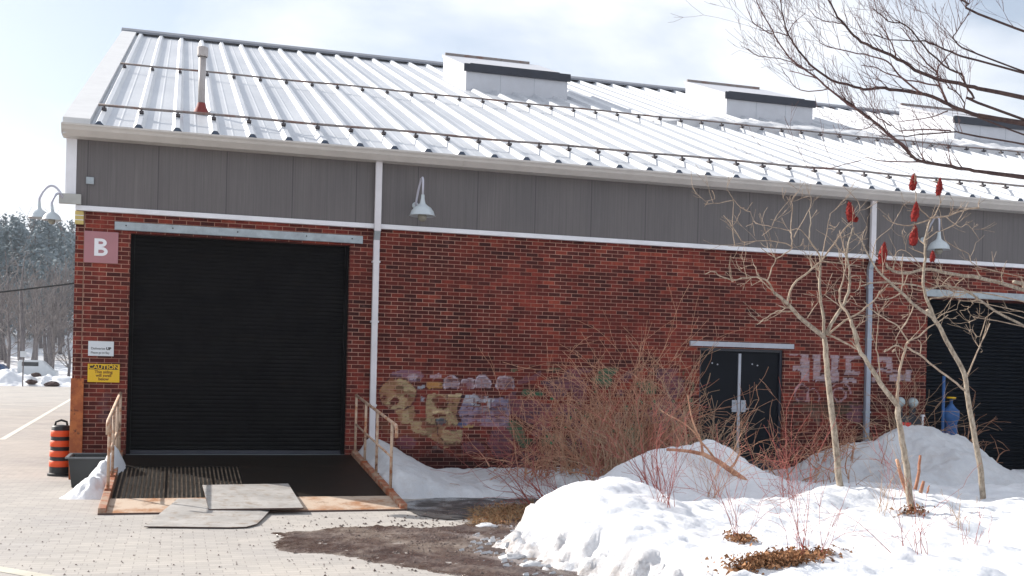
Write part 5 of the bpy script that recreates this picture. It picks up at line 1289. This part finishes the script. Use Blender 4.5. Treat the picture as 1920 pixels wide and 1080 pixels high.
for k in range(130):
    Y_ = rg.uniform(-9.3, -4.6); X_ = edge_x(Y_) + rg.gauss(0.06, 0.13); s_ = rg.uniform(0.012, 0.05); b = len(mb.v); z_ = max(0.0, cover(X_, Y_))
    for dx, dy, dz in ((-1, -0.6, -0.3), (0.9, -0.8, -0.3), (1, 0.7, -0.3), (-0.7, 1, -0.3), (-0.5, -0.3, 0.7), (0.5, -0.2, 0.9), (0.1, 0.5, 0.6)):
        mb.v.append((X_ + dx * s_ * rg.uniform(0.7, 1.2), Y_ + dy * s_ * rg.uniform(0.7, 1.2), z_ + dz * s_))
    mb.f += [(b + i for i in q) for q in ()] + [(b, b + 1, b + 5, b + 4), (b + 1, b + 2, b + 6, b + 5), (b + 2, b + 3, b + 6), (b + 3, b, b + 4, b + 6), (b + 4, b + 5, b + 6)]
tag(mb.build('snow_crumbs', 'snow_old_shaded', None, fix=False), 'small crumbs of snow and ice along the mound edge on the mud', 'snow', None, 'stuff')
# chunks of ice on the mud
for i, (px, py, s, lab) in enumerate(((910, 1002, 0.09, 'lump of dirty ice on the mud beside the dead grass'), (962, 1057, 0.10, 'flat lump of ice on the mud nearest the snow mound edge'), (1000, 1070, 0.08, 'lump of ice at the bottom edge where mud meets snow'))):
    X_, Y_ = px_ground(px, py, 0.0); mb = MB(); rg = random.Random(i)
    nn = 10; b = 0
    for j in range(6):
        for k in range(nn):
            t = 2 * math.pi * k / nn; ph = math.pi * 0.5 * j / 5; q = s * (1 + 0.25 * rg.uniform(-1, 1))
            mb.v.append((X_ + q * 1.5 * math.cos(ph) * math.cos(t), Y_ + q * math.cos(ph) * math.sin(t), 0.004 + q * 0.55 * math.sin(ph)))
    for j in range(5):
        for k in range(nn): mb.f.append((j * nn + k, j * nn + (k + 1) % nn, (j + 1) * nn + (k + 1) % nn, (j + 1) * nn + k))
    tag(mb.build('ice_lump', 'snow_old_shaded', None, smooth=True), lab, 'ice', 'ice lumps on the mud')

# ============================================================ DISTANCE (left)
rg = random.Random(21)
wd = MB(); cf = MB(); tg = MB()
def leafy(mb, c, r, n, s):
    for k in range(n):
        v = Vector((rg.gauss(0, 0.45), rg.gauss(0, 0.45), rg.gauss(0, 0.45))); p_ = Vector(c) + Vector((v.x * r[0], v.y * r[0], v.z * r[1]))
        a = Vector((rg.uniform(-1, 1), rg.uniform(-1, 1), rg.uniform(-1, 1))).normalized() * s * rg.uniform(0.5, 1.2); b = a.orthogonal().normalized() * a.length * 0.6
        mb.quad(p_ - a, p_ - b, p_ + a, p_ + b)
for k in range(470):
    y = rg.uniform(84, 200); x = rg.uniform(-75, 5) if k % 3 else rg.uniform(-0.16 * y - 8, -0.06 * y)
    z = hill(x, y)[2]; h = rg.uniform(5, 9)
    if y > 104 and rg.random() < 0.8:       # evergreen, foliage colour paled for haze
        wd.tube([(x, y, z), (x, y, z + h)], [0.18, 0.04], 4, False)
        for j in range(7): leafy(cf, (x, y, z + h * (0.15 + 0.13 * j)), (2.3 * (1 - 0.11 * j), 1.1), 52, 0.30)
    else:
        wd.tube([(x, y, z), (x + rg.uniform(-.4, .4), y, z + h * 0.5), (x + rg.uniform(-.8, .8), y, z + h)], [0.20, 0.13, 0.04], 5, False)
        for j in range(10):
            grow(tg, (x, y, z + h * rg.uniform(0.3, 0.9)), Vector((rg.uniform(-1, 1), rg.uniform(-1, 1), rg.uniform(0.2, 1.2))), rg.uniform(1.2, 3.0), 0.05, 1, rg, 0.3, 3, 0.8, 0.3, 3, 0.02)
f_ = wd.build('woods', 'far_bark', None, fix=False); tag(f_, 'snowy wooded hillside of evergreens and bare trees beyond the lot', 'woods', None, 'stuff')
c1 = cf.build('evergreen_foliage', 'conifer', f_, fix=False); c2 = tg.build('bare_twigs', 'far_twigs', f_, fix=False)
def far_tree(px, Y, h, label, seed, r=0.16, mat='far_twigs'):
    rg = random.Random(seed); b = at(px, 700, Y); b.z = hill(b.x, Y)[2] if Y > 68 else 0
    t = empty('bare_tree', b, label, 'tree', 'bare trees at the far edge of the lot'); m1 = MB(); m2 = MB()
    m1.tube([b, b + Vector((0.1, 0, h * 0.4)), b + Vector((-0.1, 0, h * 0.75)), b + Vector((0.1, 0, h))], [r, r * 0.75, r * 0.4, 0.03], 6)
    for k in range(26):
        q = rg.uniform(0.25, 0.95)
        grow(m2, b + Vector((0, 0, h * q)), Vector((rg.uniform(-1, 1), rg.uniform(-1, 1), rg.uniform(0.3, 1.2))), h * 0.38 * (1.15 - q), 0.05 * (1.1 - q), 2, rg, 0.25, 3, 0.7, 0.3, 3, 0.012)
    m1.build('trunk', 'far_bark', t, smooth=True, fix=False); m2.build('crown', mat, t, fix=False)
far_tree(38, 72, 9.5, 'tall dark-trunked bare tree above the far snow bank behind the small sign', 1, 0.26)
far_tree(128, 70, 4.6, 'small bare tree standing by the building corner above the snow bank', 2, 0.12)
far_tree(98, 73, 6.5, 'bushy grey bare tree left of the building corner', 3, 0.10)
far_tree(66, 78, 8.0, 'slender bare tree behind the pale van', 4, 0.15)
far_tree(14, 74, 7.5, 'bare tree at the far left edge of the lot', 6, 0.15)
# sign on post
b = at(43, 700, 62); S = empty('street_sign', (b.x, 62, 0), 'small pale square sign on a post at the far snow bank', 'sign')
MB().tube([(b.x, 62, 0), (b.x, 62, 3.0)], 0.04, 6).build('post', 'far_bark', S)
zc = at(43, 664, 62).z; MB().box(b.x - 0.20, b.x + 0.20, 61.93, 61.955, zc - 0.2, zc + 0.2).build('panel', 'sign_white', S)
# vehicles beyond the bank
def vehicle(cx, Y, Lx, H_, mat, label, cat, name, van):
    V = empty(name, (cx, Y, 0), label, cat); b = MB(); x0, x1 = cx - Lx / 2, cx + Lx / 2; y0, y1 = Y - 0.9, Y + 0.9
    pr = ([(x0, 0.35), (x1, 0.35), (x1, 1.0), (x1 - 0.35, 1.15), (x1 - 0.95, H_ - 0.05), (x1 - 1.2, H_), (x0 + 0.12, H_), (x0, H_ - 0.2)] if van else
          [(x0, 0.3), (x1, 0.3), (x1, 0.75), (x1 - 1.0, 0.95), (x1 - 1.6, H_), (x0 + 0.9, H_), (x0 + 0.2, 0.95), (x0, 0.85)])
    n = len(pr); b.v = [(x, y0, z) for x, z in pr] + [(x, y1, z) for x, z in pr]
    b.f = [tuple(range(n)), tuple(range(n, 2 * n))[::-1]] + [(i, n + i, n + (i + 1) % n, (i + 1) % n) for i in range(n)]
    b.build('body', mat, V, bevel=0.06)
    zt = H_ - 0.14; zb = 1.35 if van else 0.95
    for a, c in (((x0 + 0.3, x0 + 1.3), (x0 + 1.4, x1 - 1.3)) if van else ((x0 + 0.95, cx - 0.05), (cx + 0.05, x1 - 1.6))):
        MB().box(a, c, y0 - 0.012, y0 - 0.002, zb, zt).build('window', 'window', V) if not isinstance(a, tuple) else [MB().box(q[0], q[1], y0 - 0.012, y0 - 0.002, zb, zt).build('window', 'window', V) for q in (a, c)]
    for wx in (x0 + 0.8, x1 - 0.8):
        for wy in (y0, y1 - 0.2): MB().lathe([(0.2, 0), (0.33, 0), (0.33, 0.2), (0.2, 0.2)], (wx, wy, 0.33), 18, 'y', True).build('wheel', 'tyre', V)
vehicle(at(72, 690, 68.4).x, 66.8 + 1.6, 2.6, 1.78, 'van', 'pale grey van parked behind the far snow bank', 'van', 'parked_van', True)
vehicle(at(16, 690, 66.8).x - 1.2, 66.8 + 1.3, 4.4, 1.45, 'car_blue', 'dark blue car parked behind the far snow bank at the left', 'car', 'parked_car', False)
# overhead cable
pa, pb = at(18, 538, 25), at(143, 527, 25); d = (pb - pa) / (pb.x - pa.x)
PL = empty('power_line', (-22, 25, 0), 'black overhead cable crossing in front of the wooded hill', 'cable')
pe = pa + d * (X0 - pa.x); ps = pa + d * (-22 - pa.x)
MB().tube([ps + (pe - ps) * t + Vector((0, 0, -0.25 * math.sin(math.pi * t))) for t in [i / 20 for i in range(21)]], 0.030, 6).build('cable', 'black', PL)
MB().tube([(-22, 25, 0), (-22, 25, ps.z + 0.6)], 0.13, 8).build('pole', 'far_bark', PL)
# dark boulders in the snow bank
for i, (px, py, s, lab) in enumerate(((58, 716, 0.38, 'left dark boulder poking from the far snow bank'), (97, 721, 0.5, 'right dark boulder poking from the far snow bank'), (67, 703, 0.35, 'brown boulder high on the far snow bank'))):
    c = at(px, py, 62.9 + (1.0 if i == 2 else 0)); s *= 0.62; mb = MB(); rg = random.Random(i + 5)
    for j in range(7):
        for k in range(10):
            t = 2 * math.pi * k / 10; ph = -math.pi / 2 + math.pi * j / 6; q = s * (1 + 0.2 * rg.uniform(-1, 1))
            mb.v.append((c.x + 1.6 * q * math.cos(ph) * math.cos(t), c.y + q * math.cos(ph) * math.sin(t), c.z + 0.7 * q * math.sin(ph)))
    for j in range(6):
        for k in range(10): mb.f.append((j * 10 + k, j * 10 + (k + 1) % 10, (j + 1) * 10 + (k + 1) % 10, (j + 1) * 10 + k))
    tag(mb.build('boulder', 'dark_bark', None), lab, 'boulder', 'boulders in the far snow bank')

# ------------------------------------------------------------ air
hz = MB().box(-320, 320, -80, 360, -1.5, 60).build('haze', Mat('haze_air', (1, 1, 1)).m, None)
hm = hz.data.materials[0]; ht = hm.node_tree
for n_ in list(ht.nodes):
    if n_.type == 'BSDF_PRINCIPLED': ht.nodes.remove(n_)
pv = ht.nodes.new('ShaderNodeVolumePrincipled'); pv.inputs['Color'].default_value = (0.86, 0.92, 1.0, 1); pv.inputs['Density'].default_value = 0.0003; pv.inputs['Anisotropy'].default_value = 0.2
ht.links.new(pv.outputs[0], next(n_ for n_ in ht.nodes if n_.type == 'OUTPUT_MATERIAL').inputs['Volume'])
tag(hz, 'thin pale winter haze filling the air between the lot and the wooded hill', 'haze', None, 'stuff')
